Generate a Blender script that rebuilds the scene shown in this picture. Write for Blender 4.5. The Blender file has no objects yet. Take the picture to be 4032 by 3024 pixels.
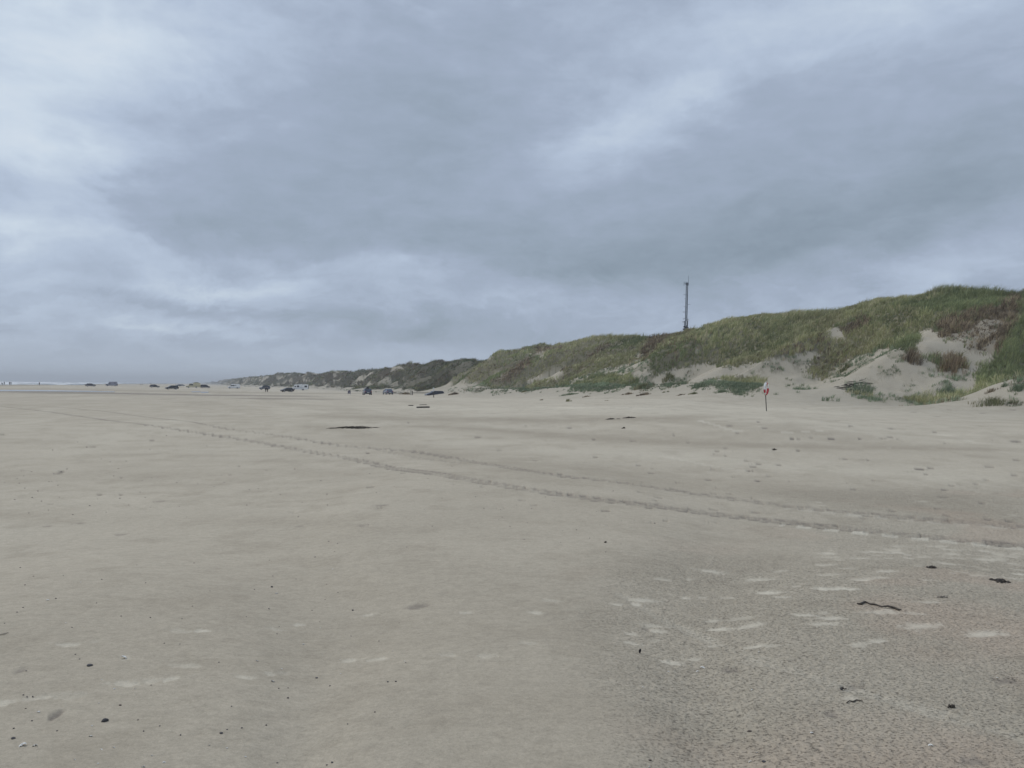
import bpy, bmesh, math
import numpy as np
from mathutils import Vector, Matrix
R = math.radians
sc = bpy.context.scene
COL = sc.collection

# ------------------------------------------------------------------ camera
W0, H0, F = 4032.0, 3024.0, 2913.0      # photograph pixels
EYE = 1.6
PITCH, ROLL = math.atan(11.0 / F), math.atan(0.0113)
fwd = np.array([0, math.cos(PITCH), math.sin(PITCH)])
up0 = np.array([0, -math.sin(PITCH), math.cos(PITCH)])
r0 = np.array([1.0, 0, 0])
cr = r0 * math.cos(ROLL) + up0 * math.sin(ROLL)
cu = -r0 * math.sin(ROLL) + up0 * math.cos(ROLL)
cam = bpy.data.cameras.new('camera'); camo = bpy.data.objects.new('camera', cam); COL.objects.link(camo)
cam.sensor_width = 36; cam.lens = F / W0 * 36; cam.clip_start = 0.05; cam.clip_end = 60000
m = Matrix(((cr[0], cu[0], -fwd[0], 0), (cr[1], cu[1], -fwd[1], 0), (cr[2], cu[2], -fwd[2], EYE), (0, 0, 0, 1)))
camo.matrix_world = m
sc.camera = camo

# ------------------------------------------------------------------ light, sky
SUN_EL, SUN_AZ = 48.0, -62.0            # azimuth from +Y towards +X
sc.view_settings.view_transform = 'Standard'; sc.view_settings.look = 'None'
sc.view_settings.gamma = 1.0; sc.view_settings.exposure = 0.2
sc.view_settings.use_curve_mapping = False
sun = bpy.data.lights.new('sun', 'SUN'); sun.energy = 1.2; sun.angle = R(22); sun.color = (1.0, 0.94, 0.85)
suno = bpy.data.objects.new('sun', sun); COL.objects.link(suno)
sd = Vector((math.sin(R(SUN_AZ)) * math.cos(R(SUN_EL)), math.cos(R(SUN_AZ)) * math.cos(R(SUN_EL)), math.sin(R(SUN_EL))))
suno.rotation_euler = sd.to_track_quat('Z', 'Y').to_euler(); suno.location = (0, 0, 60)

def px_dir(x, y):
    v = fwd * F + cr * (x - W0 / 2) + cu * (H0 / 2 - y)
    return v / np.linalg.norm(v)
def px_azel(x, y):
    v = px_dir(x, y)
    return math.atan2(v[0], v[1]), math.asin(v[2])

world = bpy.data.worlds.new("World"); sc.world = world; world.use_nodes = True
nt = world.node_tree; nt.nodes.clear()
def N(t, **kw):
    n = nt.nodes.new(t)
    for k, v in kw.items(): setattr(n, k, v)
    return n
def L(a, b): nt.links.new(a, b)
def Mth(op, a, b=None, c=None, clamp=False):
    n = N('ShaderNodeMath', operation=op, use_clamp=clamp)
    for i, v in enumerate((a, b, c)):
        if v is None: continue
        if isinstance(v, (int, float)): n.inputs[i].default_value = v
        else: L(v, n.inputs[i])
    return n.outputs[0]
tc = N('ShaderNodeTexCoord'); sep = N('ShaderNodeSeparateXYZ'); L(tc.outputs['Generated'], sep.inputs[0])
sx, sy, sz = sep.outputs
az = Mth('ARCTAN2', sx, sy); el = Mth('ARCSINE', sz)
zz = Mth('ADD', Mth('MAXIMUM', sz, 0.0), 0.10)
cpl = N('ShaderNodeCombineXYZ'); L(Mth('DIVIDE', sx, zz), cpl.inputs[0]); L(Mth('DIVIDE', sy, zz), cpl.inputs[1])
def noise(vec, scale, detail, rough, dist=0.0, loc=(0, 0, 0), scl=(1, 1, 1), rot=0.0):
    mp = N('ShaderNodeMapping'); mp.inputs['Location'].default_value = loc; mp.inputs['Scale'].default_value = scl
    mp.inputs['Rotation'].default_value = (0, 0, rot)
    L(vec, mp.inputs['Vector'])
    n = N('ShaderNodeTexNoise'); n.inputs['Scale'].default_value = scale; n.inputs['Detail'].default_value = detail
    n.inputs['Roughness'].default_value = rough; n.inputs['Distortion'].default_value = dist
    L(mp.outputs[0], n.inputs['Vector']); return n
ae = N('ShaderNodeCombineXYZ'); L(az, ae.inputs[0]); L(el, ae.inputs[1])
# warp of the (azimuth, elevation) coordinates so that no cloud has a clean outline
wn = noise(ae.outputs[0], 4.6, 7, 0.66, 0.3, loc=(3.1, 7.7, 0), scl=(1, 1.9, 1))
wsub = N('ShaderNodeVectorMath', operation='SUBTRACT'); L(wn.outputs['Color'], wsub.inputs[0]); wsub.inputs[1].default_value = (0.5, 0.5, 0.5)
wmul = N('ShaderNodeVectorMath', operation='MULTIPLY'); L(wsub.outputs[0], wmul.inputs[0]); wmul.inputs[1].default_value = (0.26, 0.12, 0)
wadd = N('ShaderNodeVectorMath', operation='ADD'); L(ae.outputs[0], wadd.inputs[0]); L(wmul.outputs[0], wadd.inputs[1])
# clouds: (x, y, radius_x, radius_y in photo pixels at 2212 wide, tilt degrees, amount)
BLOBS = [
 (230, 60, 420, 230, -8, .33), (50, 320, 190, 150, 30, .36), (0, 0, 300, 150, 0, .08),
 (130, 495, 190, 60, 0, .24), (60, 560, 130, 110, 0, .10),
 (520, 618, 230, 34, -3, .34), (395, 712, 190, 26, 0, .27), (180, 680, 160, 40, 0, .10), (860, 600, 330, 60, 4, .10),
 (330, 575, 200, 35, 0, .10),
 (1390, 240, 270, 95, -24, .21), (1180, 350, 300, 90, -20, .09), (1860, 10, 330, 110, 0, .24), (1560, 80, 360, 130, -10, .08),
 (2120, 150, 260, 200, 0, .06),
 (880, 300, 620, 260, 6, -.13), (1050, 420, 500, 150, 4, -.06), (560, 250, 300, 200, 0, -.03),
 (60, 440, 260, 60, -6, -.12), (620, 500, 560, 70, 2, -.13),
 (1300, 555, 460, 95, 0, -.17), (1680, 520, 420, 120, -8, -.19), (2080, 400, 460, 130, -22, -.15), (1900, 330, 380, 160, -10, -.07),
 (2060, 575, 420, 90, -16, .13), (1650, 620, 420, 50, -5, .06),
 (620, 560, 130, 26, 4, .09), (900, 575, 170, 34, 6, .13), (1010, 600, 90, 26, 0, .08), (760, 612, 110, 24, 0, -.07), (1180, 596, 120, 28, 0, -.09), (300, 525, 140, 20, 10, .10), (90, 610, 130, 24, 0, .09),
 (230, 650, 200, 16, 0, -.08), (430, 660, 120, 14, 0, -.07), (150, 100, 120, 90, 0, .10), (330, 130, 110, 60, 20, .08), (1450, 215, 110, 40, -30, .06), (1290, 300, 130, 40, -34, .07),
 (760, 706, 420, 26, 0, -.14), (600, 665, 500, 24, -3, .08), (1150, 715, 460, 60, 0, -.02), (150, 760, 460, 50, 0, -.04), (1000, 655, 330, 35, 5, .06),
]
acc = None
k2 = W0 / 2212
for bx_, by_, rx, ry, rot, amp in BLOBS:
    a0, e0 = px_azel(bx_ * k2, by_ * k2)
    mp = N('ShaderNodeMapping', vector_type='TEXTURE')
    mp.inputs['Location'].default_value = (a0, e0, 0); mp.inputs['Rotation'].default_value = (0, 0, -R(rot))
    mp.inputs['Scale'].default_value = (rx * k2 / F, ry * k2 / F, 1)
    L(wadd.outputs[0], mp.inputs['Vector'])
    ln = N('ShaderNodeVectorMath', operation='LENGTH'); L(mp.outputs[0], ln.inputs[0])
    g = Mth('EXPONENT', Mth('MULTIPLY', Mth('MULTIPLY', ln.outputs['Value'], ln.outputs['Value']), -1.6))
    acc = Mth('MULTIPLY_ADD', g, amp, acc if acc is not None else 0.425)
n1 = noise(cpl.outputs[0], 0.55, 7, 0.56, 0.35, loc=(1.3, 4.2, 0), scl=(1, 1.6, 1), rot=0.35)
n2 = noise(ae.outputs[0], 7.0, 6, 0.55, 0.5, loc=(9.3, 1.2, 0), scl=(1, 2.3, 1), rot=-0.12)
n3 = noise(ae.outputs[0], 22.0, 5, 0.6, 0.3, loc=(2.3, 5.2, 0), scl=(1, 2.6, 1), rot=-0.08)
v = Mth('MULTIPLY_ADD', Mth('SUBTRACT', n1.outputs[0], 0.5), 0.16, acc)
v = Mth('MULTIPLY_ADD', Mth('SUBTRACT', n2.outputs[0], 0.5), 0.42, v)
# lumpy undersides: stronger low in the sky, where the cloud base is seen edge-on
n4 = noise(wadd.outputs[0], 13.0, 8, 0.62, 0.8, loc=(4.3, 8.8, 0), scl=(1, 2.4, 1), rot=0.06)
low_ = N('ShaderNodeMapRange', interpolation_type='SMOOTHSTEP'); L(sz, low_.inputs[0]); low_.inputs[1].default_value = .02; low_.inputs[2].default_value = .30; low_.inputs[3].default_value = .62; low_.inputs[4].default_value = .16
v = Mth('MULTIPLY_ADD', Mth('SUBTRACT', n4.outputs[0], 0.5), low_.outputs[0], v)
v = Mth('MULTIPLY_ADD', Mth('SUBTRACT', n3.outputs[0], 0.5), 0.16, v)
ramp = N('ShaderNodeValToRGB'); L(v, ramp.inputs[0])
cr_ = ramp.color_ramp
def lin(c): return tuple((x / 255 / 12.92 if x <= 10 else ((x / 255 + .055) / 1.055) ** 2.4) / 1.15 for x in c)
v = Mth('MULTIPLY_ADD', Mth('SUBTRACT', v, .45), 1.0, .46); L(v, ramp.inputs[0])
stops = [(0.0, lin((132, 147, 161))), (0.2, lin((148, 162, 178))), (0.42, lin((163, 176, 196))), (0.62, lin((182, 196, 216))), (0.85, lin((204, 217, 231))), (1.0, lin((216, 226, 236)))]
cr_.elements[0].position = 0; cr_.elements[0].color = (*stops[0][1], 1)
cr_.elements[1].position = 1; cr_.elements[1].color = (*stops[-1][1], 1)
for p, c in stops[1:-1]:
    e = cr_.elements.new(p); e.color = (*c, 1)
# overcast sky grows brighter towards the zenith (outside the picture) and a bluish murk sits on the horizon
zen = N('ShaderNodeMapRange', interpolation_type='SMOOTHSTEP'); L(sz, zen.inputs[0])
zen.inputs[1].default_value = 0.50; zen.inputs[2].default_value = 0.95; zen.inputs[3].default_value = 1.0; zen.inputs[4].default_value = 1.75
hz = N('ShaderNodeMapRange', interpolation_type='SMOOTHSTEP'); L(sz, hz.inputs[0])
hz.inputs[1].default_value = 0.0; hz.inputs[2].default_value = 0.07; hz.inputs[3].default_value = 0.8; hz.inputs[4].default_value = 0.0
mixh = N('ShaderNodeMix', data_type='RGBA'); L(hz.outputs[0], mixh.inputs[0]); L(ramp.outputs[0], mixh.inputs[6]); mixh.inputs[7].default_value = (*lin((186, 200, 218)), 1)
cz = N('ShaderNodeVectorMath', operation='SCALE'); L(mixh.outputs[2], cz.inputs[0]); L(Mth('MULTIPLY', zen.outputs[0], 10.0), cz.inputs['Scale'])
sky = N('ShaderNodeTexSky'); sky.sky_type = 'NISHITA'; sky.sun_disc = False
sky.sun_elevation = R(SUN_EL); sky.sun_rotation = R(SUN_AZ)
mixs = N('ShaderNodeMix', data_type='RGBA'); mixs.inputs[0].default_value = 0.96
L(sky.outputs[0], mixs.inputs[6]); L(cz.outputs[0], mixs.inputs[7])
bg = N('ShaderNodeBackground'); bg.inputs[1].default_value = 0.10; L(mixs.outputs[2], bg.inputs[0])
out = N('ShaderNodeOutputWorld'); L(bg.outputs[0], out.inputs[0])

# ------------------------------------------------------------------ numpy noise
def _hash(ix, iy, seed):
    h = (ix.astype(np.int64) * 374761393 + iy.astype(np.int64) * 668265263 + seed * 1442695041) & 0xFFFFFFFF
    h = ((h ^ (h >> 13)) * 1274126177) & 0xFFFFFFFF
    return ((h ^ (h >> 16)) & 0xFFFF) / 65535.0
def vnoise(x, y, seed=0):
    ix = np.floor(x); iy = np.floor(y); fx = x - ix; fy = y - iy
    u = fx * fx * fx * (fx * (fx * 6 - 15) + 10); w = fy * fy * fy * (fy * (fy * 6 - 15) + 10)
    a = _hash(ix, iy, seed); b = _hash(ix + 1, iy, seed); c = _hash(ix, iy + 1, seed); d = _hash(ix + 1, iy + 1, seed)
    return (a + (b - a) * u + (c - a) * w + (a - b - c + d) * u * w) * 2 - 1
def fbm(x, y, octv=4, seed=0, gain=0.5):
    s = 0; a = 1; tot = 0
    for i in range(octv):
        s = s + a * vnoise(x, y, seed + i * 17); tot += a; a *= gain
        x, y = x * 1.6 + y * 1.2 + 13.7, y * 1.6 - x * 1.2 + 5.1
    return s / tot
def sstep(x, a, b):
    t = np.clip((x - a) / (b - a), 0, 1); return t * t * (3 - 2 * t)
rng = np.random.default_rng(7)

# ------------------------------------------------------------------ terrain heights
def hor(x): return 1500.0 + 0.0113 * x               # horizon row at column x
def col_of(X, Y): return W0 / 2 + F * X / np.maximum(Y, 1e-3)
# what the photograph says about the height of the beach: (column, row, distance)
ANCH = [(2016, 3024, 3.1), (300, 2600, 4.3), (3700, 2600, 4.4), (2016, 2050, 9), (3019, 1617, 48.5), (3700, 1640, 48), (1370, 1554, 175),
        (1450, 1554, 175), (1528, 1554.5, 185), (1708, 1562, 135), (1128, 1544, 255), (1045, 1544, 250), (1180, 1539, 330),
        (1040, 1534, 335), (920, 1530.5, 372), (800, 1528, 372), (760, 1529, 372), (676, 1534, 279), (609, 1528, 345), (710, 1520, 650),
        (440, 1519, 411), (357, 1519, 345), (155, 1517.3, 392), (40, 1516, 392), (557, 1518, 470), (2236, 1580, 92), (2534, 1556, 88)]
AK = np.array([math.atan((a[0] - W0 / 2) / F) for a in ANCH]); AL = np.array([math.log(a[2]) for a in ANCH])
AZ = np.array([-(a[1] - hor(a[0])) / F * a[2] for a in ANCH])
AZ[:4] = -1.6
def beach(X, Y):
    r = np.hypot(X, Y); a = np.arctan2(X, Y); a = np.clip(a, -0.75, 0.75); l = np.log(np.clip(r, 2.5, 900))
    num = 0; den = 1e-9
    for k in range(len(ANCH)):
        w = np.exp(-((a - AK[k]) / 0.11) ** 2 - ((l - AL[k]) / 0.28) ** 2) + 2e-3 / (0.05 + (a - AK[k]) ** 2 * 4 + (l - AL[k]) ** 2)
        num = num + w * AZ[k]; den = den + w
    z = num / den
    t = T(X, Y)
    # the sea side falls below the water
    z = z - 1.6 * sstep(-t, 118, 190)
    return z
BY = np.array([0, 450, 600, 700, 1000, 1780, 3000, 8000.]); BB = np.array([0, 0, 20, 42, 75, 114, 190, 500.])
def T(X, Y): return 0.938 * (X + 0.37 * Y + np.interp(Y, BY, BB))
def S(X, Y): return 0.938 * Y - 0.347 * X
SKY_L = [(780, 1504), (850, 1497), (900, 1492), (960, 1487), (1000, 1483), (1040, 1478), (1075, 1475), (1110, 1466), (1170, 1467), (1190, 1470),
         (1225, 1462), (1250, 1470), (1270, 1472), (1300, 1460), (1350, 1459), (1365, 1462), (1385, 1459), (1440, 1457), (1500, 1452), (1550, 1445),
         (1600, 1435), (1620, 1430), (1650, 1432), (1700, 1422), (1760, 1415), (1850, 1413), (1900, 1416), (1940, 1420), (1985, 1432), (2050, 1450),
         (2088, 1400), (2100, 1370), (2118, 1370), (2128, 1382), (2142, 1370), (2180, 1366), (2210, 1358), (2250, 1350), (2290, 1337), (2320, 1330), (2360, 1318), (2385, 1313), (2430, 1313), (2475, 1315),
         (2550, 1312), (2640, 1304), (2690, 1302), (2740, 1287), (2770, 1278), (2830, 1270), (2890, 1268), (2940, 1246), (2990, 1236), (3060, 1222),
         (3110, 1220), (3160, 1222), (3250, 1226), (3360, 1210), (3430, 1190), (3500, 1170), (3590, 1150), (3640, 1137), (3700, 1132), (3740, 1125),
         (3800, 1125), (3900, 1128), (4032, 1128), (4200, 1136), (4700, 1190), (5400, 1290)]
TC = 85.0
_cs, _cz = [], []
for cx_, cy_ in SKY_L:
    k = (cx_ - W0 / 2) / F
    Yg = np.linspace(40, 6000, 60000)
    i = np.argmax(T(k * Yg, Yg) > TC)
    if T(k * Yg, Yg).max() < TC: continue
    Yc = Yg[i]; Xc = k * Yc
    _cs.append(S(Xc, Yc)); _cz.append((hor(cx_) - cy_) / F * Yc - (1.05 if Yc < 240 else 0.9))
_cs, _cz = np.array(_cs), np.array(_cz)
o_ = np.argsort(_cs); _cs, _cz = _cs[o_], _cz[o_]
_cs = np.concatenate([[-400, 0], _cs, [9000]]); _cz = np.concatenate([[12.0, 12.6], _cz, [_cz[-1]]])
U_ = np.array([-1, 0, .12, .3, .5, .65, .8, .92, 1.0, 1.12, 1.5, 2.2, 4, 8, 40])
V_ = np.array([0, 0, .05, .18, .50, .73, .89, .97, 1.0, .93, .72, .62, .55, .4, .1])
def bump2(s, t, s0, t0, rs, rt): return np.exp(-((s - s0) / rs) ** 2 - ((t - t0) / rt) ** 2)
def spur(s, t):
    sw = s + 5 * fbm(s / 40, t / 30, 2, 31) + 0.12 * (t - 60)
    return 1 - np.abs(vnoise(sw / 17, t / 90, 41)) * 2, 1 - np.abs(vnoise(sw / 8 + 4.4, t / 45, 47)) * 2
def ground(X, Y, detail=True):
    X = np.asarray(X, float); Y = np.asarray(Y, float)
    b = beach(X, Y); t = T(X, Y); s = S(X, Y)
    zc = np.interp(s, _cs, _cz)
    far = sstep(s, 198, 232)
    tf = 42 + 13 * far + fbm(s / 22, s * 0 + 3.3, 2, 5) * (2.5 + 3 * far)
    u = (t - tf) / (TC - tf)
    v = np.interp(u, U_, V_)
    uf = np.clip((u - .22) / .78, 0, 1); face = np.clip(4 * uf * (1.0 - uf), 0, 1)
    crestward = 1 - .75 * sstep(u, .55, .95)
    z = b + (zc - b) * v
    if detail:
        # spurs running from the beach up to the crest
        r1, r2 = spur(s, t)
        amp = face * crestward * (3.3 + .6 * far)
        z = z + amp * (r1 * 0.85 + r2 * 0.75) - amp * 0.95
        # the end spur of the near dune and the gap behind it
        z = z + 2.2 * np.exp(-((s - 194 - 0.1 * (t - 70)) / 7.0) ** 2) * sstep(t, 50, 62) * (1 - sstep(t, 80, 86))
        z = z - 4.0 * np.exp(-((s - 215) / 10.0) ** 2) * face * sstep(t, 50, 60)
        # hummocks
        hm = sstep(u, 0.22, 0.42)
        z = z + hm * (0.42 * fbm(s / 3.6, t / 3.0, 3, 61) + far * (1.9 * fbm(s / 13, t / 7, 4, 67)) + 0.9 * fbm(s / 8, t / 10, 2, 71) * (1 - sstep(u, .8, 1)))
        # blowouts
        for (s0, t0, rs, rt, d) in BLOW: z = z - d * bump2(s, t, s0, t0, rs, rt)
        # hummocks at the dune foot
        for (s0, t0, rs, rt, d) in HUM: z = z + d * bump2(s, t, s0, t0, rs, rt)
        # low drifts on the open beach
        z = z + (1 - sstep(u, 0, .2)) * (0.045 * fbm(s / 26, t / 7, 3, 81) * sstep(np.hypot(X, Y), 14, 40) + 0.007 * fbm(X / 2.6, Y / 1.7, 3, 83))
    return z + EYE
BLOW, HUM = [], []

def unproj(pts, rmin=2.0, rmax=1500.0):
    """points of the photograph -> points on the terrain"""
    pts = np.atleast_2d(np.array(pts, float))
    rr = np.exp(np.linspace(math.log(rmin), math.log(rmax), 1400))
    out = []
    for x, y in pts:
        v = px_dir(x, y); h = math.hypot(v[0], v[1]); ux, uy, m_ = v[0] / h, v[1] / h, v[2] / h
        zt = ground(ux * rr, uy * rr); zr = EYE + m_ * rr
        i = np.argmax(zt > zr)
        if not (zt > zr).any(): i = len(rr) - 1
        if i > 0:
            d0 = zr[i - 1] - zt[i - 1]; d1 = zt[i] - zr[i]; f = d0 / max(d0 + d1, 1e-9); r_ = rr[i - 1] + (rr[i] - rr[i - 1]) * f
        else: r_ = rr[0]
        out.append((ux * r_, uy * r_))
    return np.array(out)
def st_of(px, d=None):
    if d is None: p = unproj([px])[0]
    else: p = np.array([(px[0] - W0 / 2) / F * d, d])
    return float(S(*p)), float(T(*p))
_b = [st_of((3800, 0), 66), st_of((3300, 0), 84), st_of((2170, 0), 158)]
BLOW = [(_b[0][0], _b[0][1], 7.5, 9.0, 3.6), (_b[0][0] - 6, _b[0][1] + 8, 5, 7, 2.2), (_b[1][0], _b[1][1], 3.0, 6.0, 1.3), (_b[2][0], _b[2][1], 5, 5, 1.0)]
_h = [st_of((3990, 0), 55), st_of((2633, 0), 105), st_of((2380, 0), 120)]
HUM = [(_h[0][0], _h[0][1], 3.2, 3.4, 1.2), (_h[1][0], _h[1][1], 1.6, 2.0, .5), (_h[2][0], _h[2][1], 9, 4, .5)]

def project(X, Y, Z):
    dx, dy, dz = X, Y, Z - EYE
    c = dx * fwd[0] + dy * fwd[1] + dz * fwd[2]; c = np.where(c > 0.05, c, np.nan)
    return W0 / 2 + F * (dx * cr[0] + dy * cr[1] + dz * cr[2]) / c, H0 / 2 - F * (dx * cu[0] + dy * cu[1] + dz * cu[2]) / c
def inpoly(x, y, poly, soft=0):
    c = np.zeros(x.shape, bool); n = len(poly)
    for i in range(n):
        x1, y1 = poly[i]; x2, y2 = poly[(i + 1) % n]
        if y1 == y2: continue
        c ^= ((y1 > y) != (y2 > y)) & (x < (x2 - x1) * (y - y1) / (y2 - y1) + x1)
    return c

# vegetation, traced on the photograph and laid on the slopes where it grows
SANDP = [
 [(3612, 1305), (3665, 1290), (3720, 1325), (3765, 1346), (3805, 1330), (3812, 1388), (3910, 1394), (3880, 1450), (3820, 1450), (3790, 1405), (3640, 1410), (3612, 1370)],
 [(3255, 1292), (3290, 1283), (3330, 1325), (3315, 1345), (3270, 1335)],
 [(2075, 1492), (2130, 1478), (2173, 1461), (2195, 1452), (2227, 1471), (2208, 1490), (2094, 1509)],
 [(2106, 1385), (2150, 1378), (2130, 1408), (2118, 1405)],
 [(2560, 1480), (2700, 1452), (2780, 1430), (2830, 1440), (2900, 1440), (2960, 1432), (3060, 1405), (3190, 1385), (3240, 1388), (3190, 1420), (3180, 1470), (3230, 1490), (3330, 1498), (3560, 1480), (3700, 1462), (3850, 1450), (3850, 1560), (2560, 1560)],
]
SPARSE = [
 ([(3360, 1400), (3520, 1368), (3620, 1400), (3700, 1440), (3690, 1475), (3560, 1480), (3330, 1500), (3235, 1490), (3340, 1420)], .33),
 ([(2230, 1500), (2420, 1440), (2560, 1415), (2560, 1470), (2400, 1500), (2250, 1540)], .42),
 ([(2950, 1455), (3080, 1405), (3200, 1385), (3190, 1430), (3060, 1468)], .42),
 ([(3560, 1512), (3800, 1468), (3860, 1478), (3650, 1525)], .5),
 ([(3690, 1545), (3740, 1500), (3830, 1485), (3815, 1510), (3760, 1545)], .5),
]
PATCH = [
 ([(2238, 1528), (2338, 1487), (2400, 1480), (2500, 1486), (2510, 1510), (2398, 1538), (2303, 1539)], .85),
 ([(1955, 1531), (1990, 1512), (2035, 1506), (2035, 1516), (1975, 1533)], .8),
 ([(2020, 1534), (2060, 1515), (2105, 1508), (2110, 1520), (2060, 1535)], .8),
 ([(1850, 1543), (1900, 1528), (1925, 1528), (1880, 1545)], .7), ([(1940, 1549), (2000, 1536), (2000, 1541), (1950, 1549)], .7),
 ([(1825, 1540), (1850, 1532), (1858, 1535), (1830, 1542)], .6),
 ([(2810, 1522), (2870, 1492), (2925, 1490), (2995, 1500), (3000, 1528), (2925, 1550), (2895, 1545), (2860, 1528)], .9),
 ([(2720, 1520), (2800, 1495), (2825, 1498), (2760, 1526)], .8),
 ([(2490, 1532), (2510, 1510), (2560, 1500), (2580, 1515), (2550, 1532)], .8), ([(2600, 1525), (2640, 1500), (2700, 1495), (2700, 1508), (2640, 1526)], .75),
 ([(3862, 1490), (3895, 1432), (3960, 1403), (4040, 1410), (4090, 1470), (3980, 1478)], 1.0),
 ([(3975, 1515), (4040, 1490), (4060, 1520), (4000, 1525)], .8),
]
BROWN = [
 [(3680, 1268), (3750, 1250), (3900, 1208), (4010, 1168), (4032, 1170), (4010, 1240), (3975, 1300), (3940, 1395), (3815, 1388), (3805, 1328), (3770, 1345), (3700, 1315)],
 [(3300, 1295), (3340, 1280), (3400, 1250), (3430, 1262), (3340, 1322)],
 [(2500, 1408), (2540, 1360), (2560, 1318), (2690, 1303), (2640, 1330), (2560, 1390), (2540, 1420)],
 [(2295, 1402), (2350, 1372), (2405, 1352), (2380, 1382), (2310, 1410)],
 [(3570, 1368), (3640, 1395), (3632, 1412), (3590, 1400)], [(3690, 1405), (3760, 1398), (3826, 1440), (3740, 1462)],
 [(2200, 1455), (2240, 1440), (2250, 1455), (2225, 1465)], [(1940, 1510), (1990, 1470), (2060, 1420), (2110, 1400), (2060, 1450), (2010, 1505)],
 [(2220, 1365), (2110, 1368), (2100, 1400), (2115, 1385), (2200, 1380)],
]
def vegetation(X, Y, Z):
    """density 0..1 and brownness 0..1"""
    t = T(X, Y); s = S(X, Y); far = sstep(s, 198, 232)
    nz = fbm(s / 9, t / 5, 3, 101)
    g = sstep(t + nz * 5, 52 + 6 * far, 56 + 6 * far)
    holes = fbm(s / 13, t / 4.5, 4, 107)
    g = g * (1 - far * 0.92 * (.2 + .8 * sstep(s, 270, 420)) * sstep(holes, 0.16, 0.30) * (1 - sstep(t, 88, 95))) * (1 - (1 - far) * 0.7 * sstep(fbm(s / 5, t / 4, 3, 109), 0.55, 0.65))
    px, py = project(X, Y, Z)
    wx = fbm(X / 2.2, Y / 3.0, 3, 111) * 16; wy = fbm(X / 2.2, Y / 3.0, 3, 113) * 9
    px = np.where(np.isnan(px), -9999, px) + wx; py = np.where(np.isnan(py), -9999, py) + wy
    jr = np.random.default_rng(11); q_ = np.clip(60.0 / np.maximum(np.hypot(X, Y), 20), .25, 1.2)
    px = px + jr.normal(0, 13, px.shape) * q_; py = py + jr.normal(0, 9, py.shape) * q_
    vis = (t > 34) & (t < TC) & (s < 205)
    g = np.maximum(g, .30 * (t > 47) * (t < 60) * (fbm(s / 1.7, t / 1.2, 2, 151) > .46) * (fbm(s / 12, t / 7, 2, 153) > -.15))
    sp_ = .22 * (t > 49) * (fbm(s / 1.5, t / 1.1, 2, 157) > .46)
    for i_p, p in enumerate(SANDP): g = np.where(inpoly(px, py, p) & vis, sp_ if i_p == 4 else 0.0, g)
    for p, d in SPARSE: g = np.where(inpoly(px, py, p) & vis, d * (fbm(X / 1.1, Y / 1.1, 2, 117) > -0.05), g)
    for p, d in PATCH: g = np.where(inpoly(px, py, p) & (t > 25) & (t < TC), d, g)
    br = 0.30 * sstep(fbm(s / 14, t / 8, 3, 121), 0.0, 0.5) + far * 0.45 * sstep(fbm(s / 22, t / 15, 3, 127), -0.15, 0.25)
    inb = np.zeros(X.shape, bool)
    for p in BROWN: inb |= inpoly(px, py, p) & vis
    br = np.where(inb, 1.0, br)
    root = inpoly(px, py, BROWN[0]) & vis
    g = np.where(root, 0.42 + .58 * (fbm(s / 1.2, t / 5, 2, 131) > -.12), g)
    return g, br

# ------------------------------------------------------------------ materials
def mat(name, col, rough=0.8, metal=0.0, var=0.0, scale=5.0, bump=0.0, emis=None, coat=0.0):
    m_ = bpy.data.materials.new(name); m_.use_nodes = True; n = m_.node_tree; b = n.nodes['Principled BSDF']
    b.inputs['Base Color'].default_value = (*col, 1); b.inputs['Roughness'].default_value = rough; b.inputs['Metallic'].default_value = metal
    if coat: b.inputs['Coat Weight'].default_value = coat
    if var or bump:
        t_ = n.nodes.new('ShaderNodeTexCoord'); z = n.nodes.new('ShaderNodeTexNoise'); z.inputs['Scale'].default_value = scale; z.inputs['Detail'].default_value = 5
        n.links.new(t_.outputs['Object'], z.inputs['Vector'])
        if var:
            mr = n.nodes.new('ShaderNodeMapRange'); mr.inputs[1].default_value = .3; mr.inputs[2].default_value = .7; mr.inputs[3].default_value = 1 - var; mr.inputs[4].default_value = 1 + var
            n.links.new(z.outputs[0], mr.inputs[0]); sm = n.nodes.new('ShaderNodeVectorMath'); sm.operation = 'SCALE'; sm.inputs[0].default_value = col
            n.links.new(mr.outputs[0], sm.inputs['Scale']); n.links.new(sm.outputs[0], b.inputs['Base Color'])
        if bump:
            bp = n.nodes.new('ShaderNodeBump'); bp.inputs['Strength'].default_value = bump; bp.inputs['Distance'].default_value = .02
            n.links.new(z.outputs[0], bp.inputs['Height']); n.links.new(bp.outputs[0], b.inputs['Normal'])
    return m_

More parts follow.
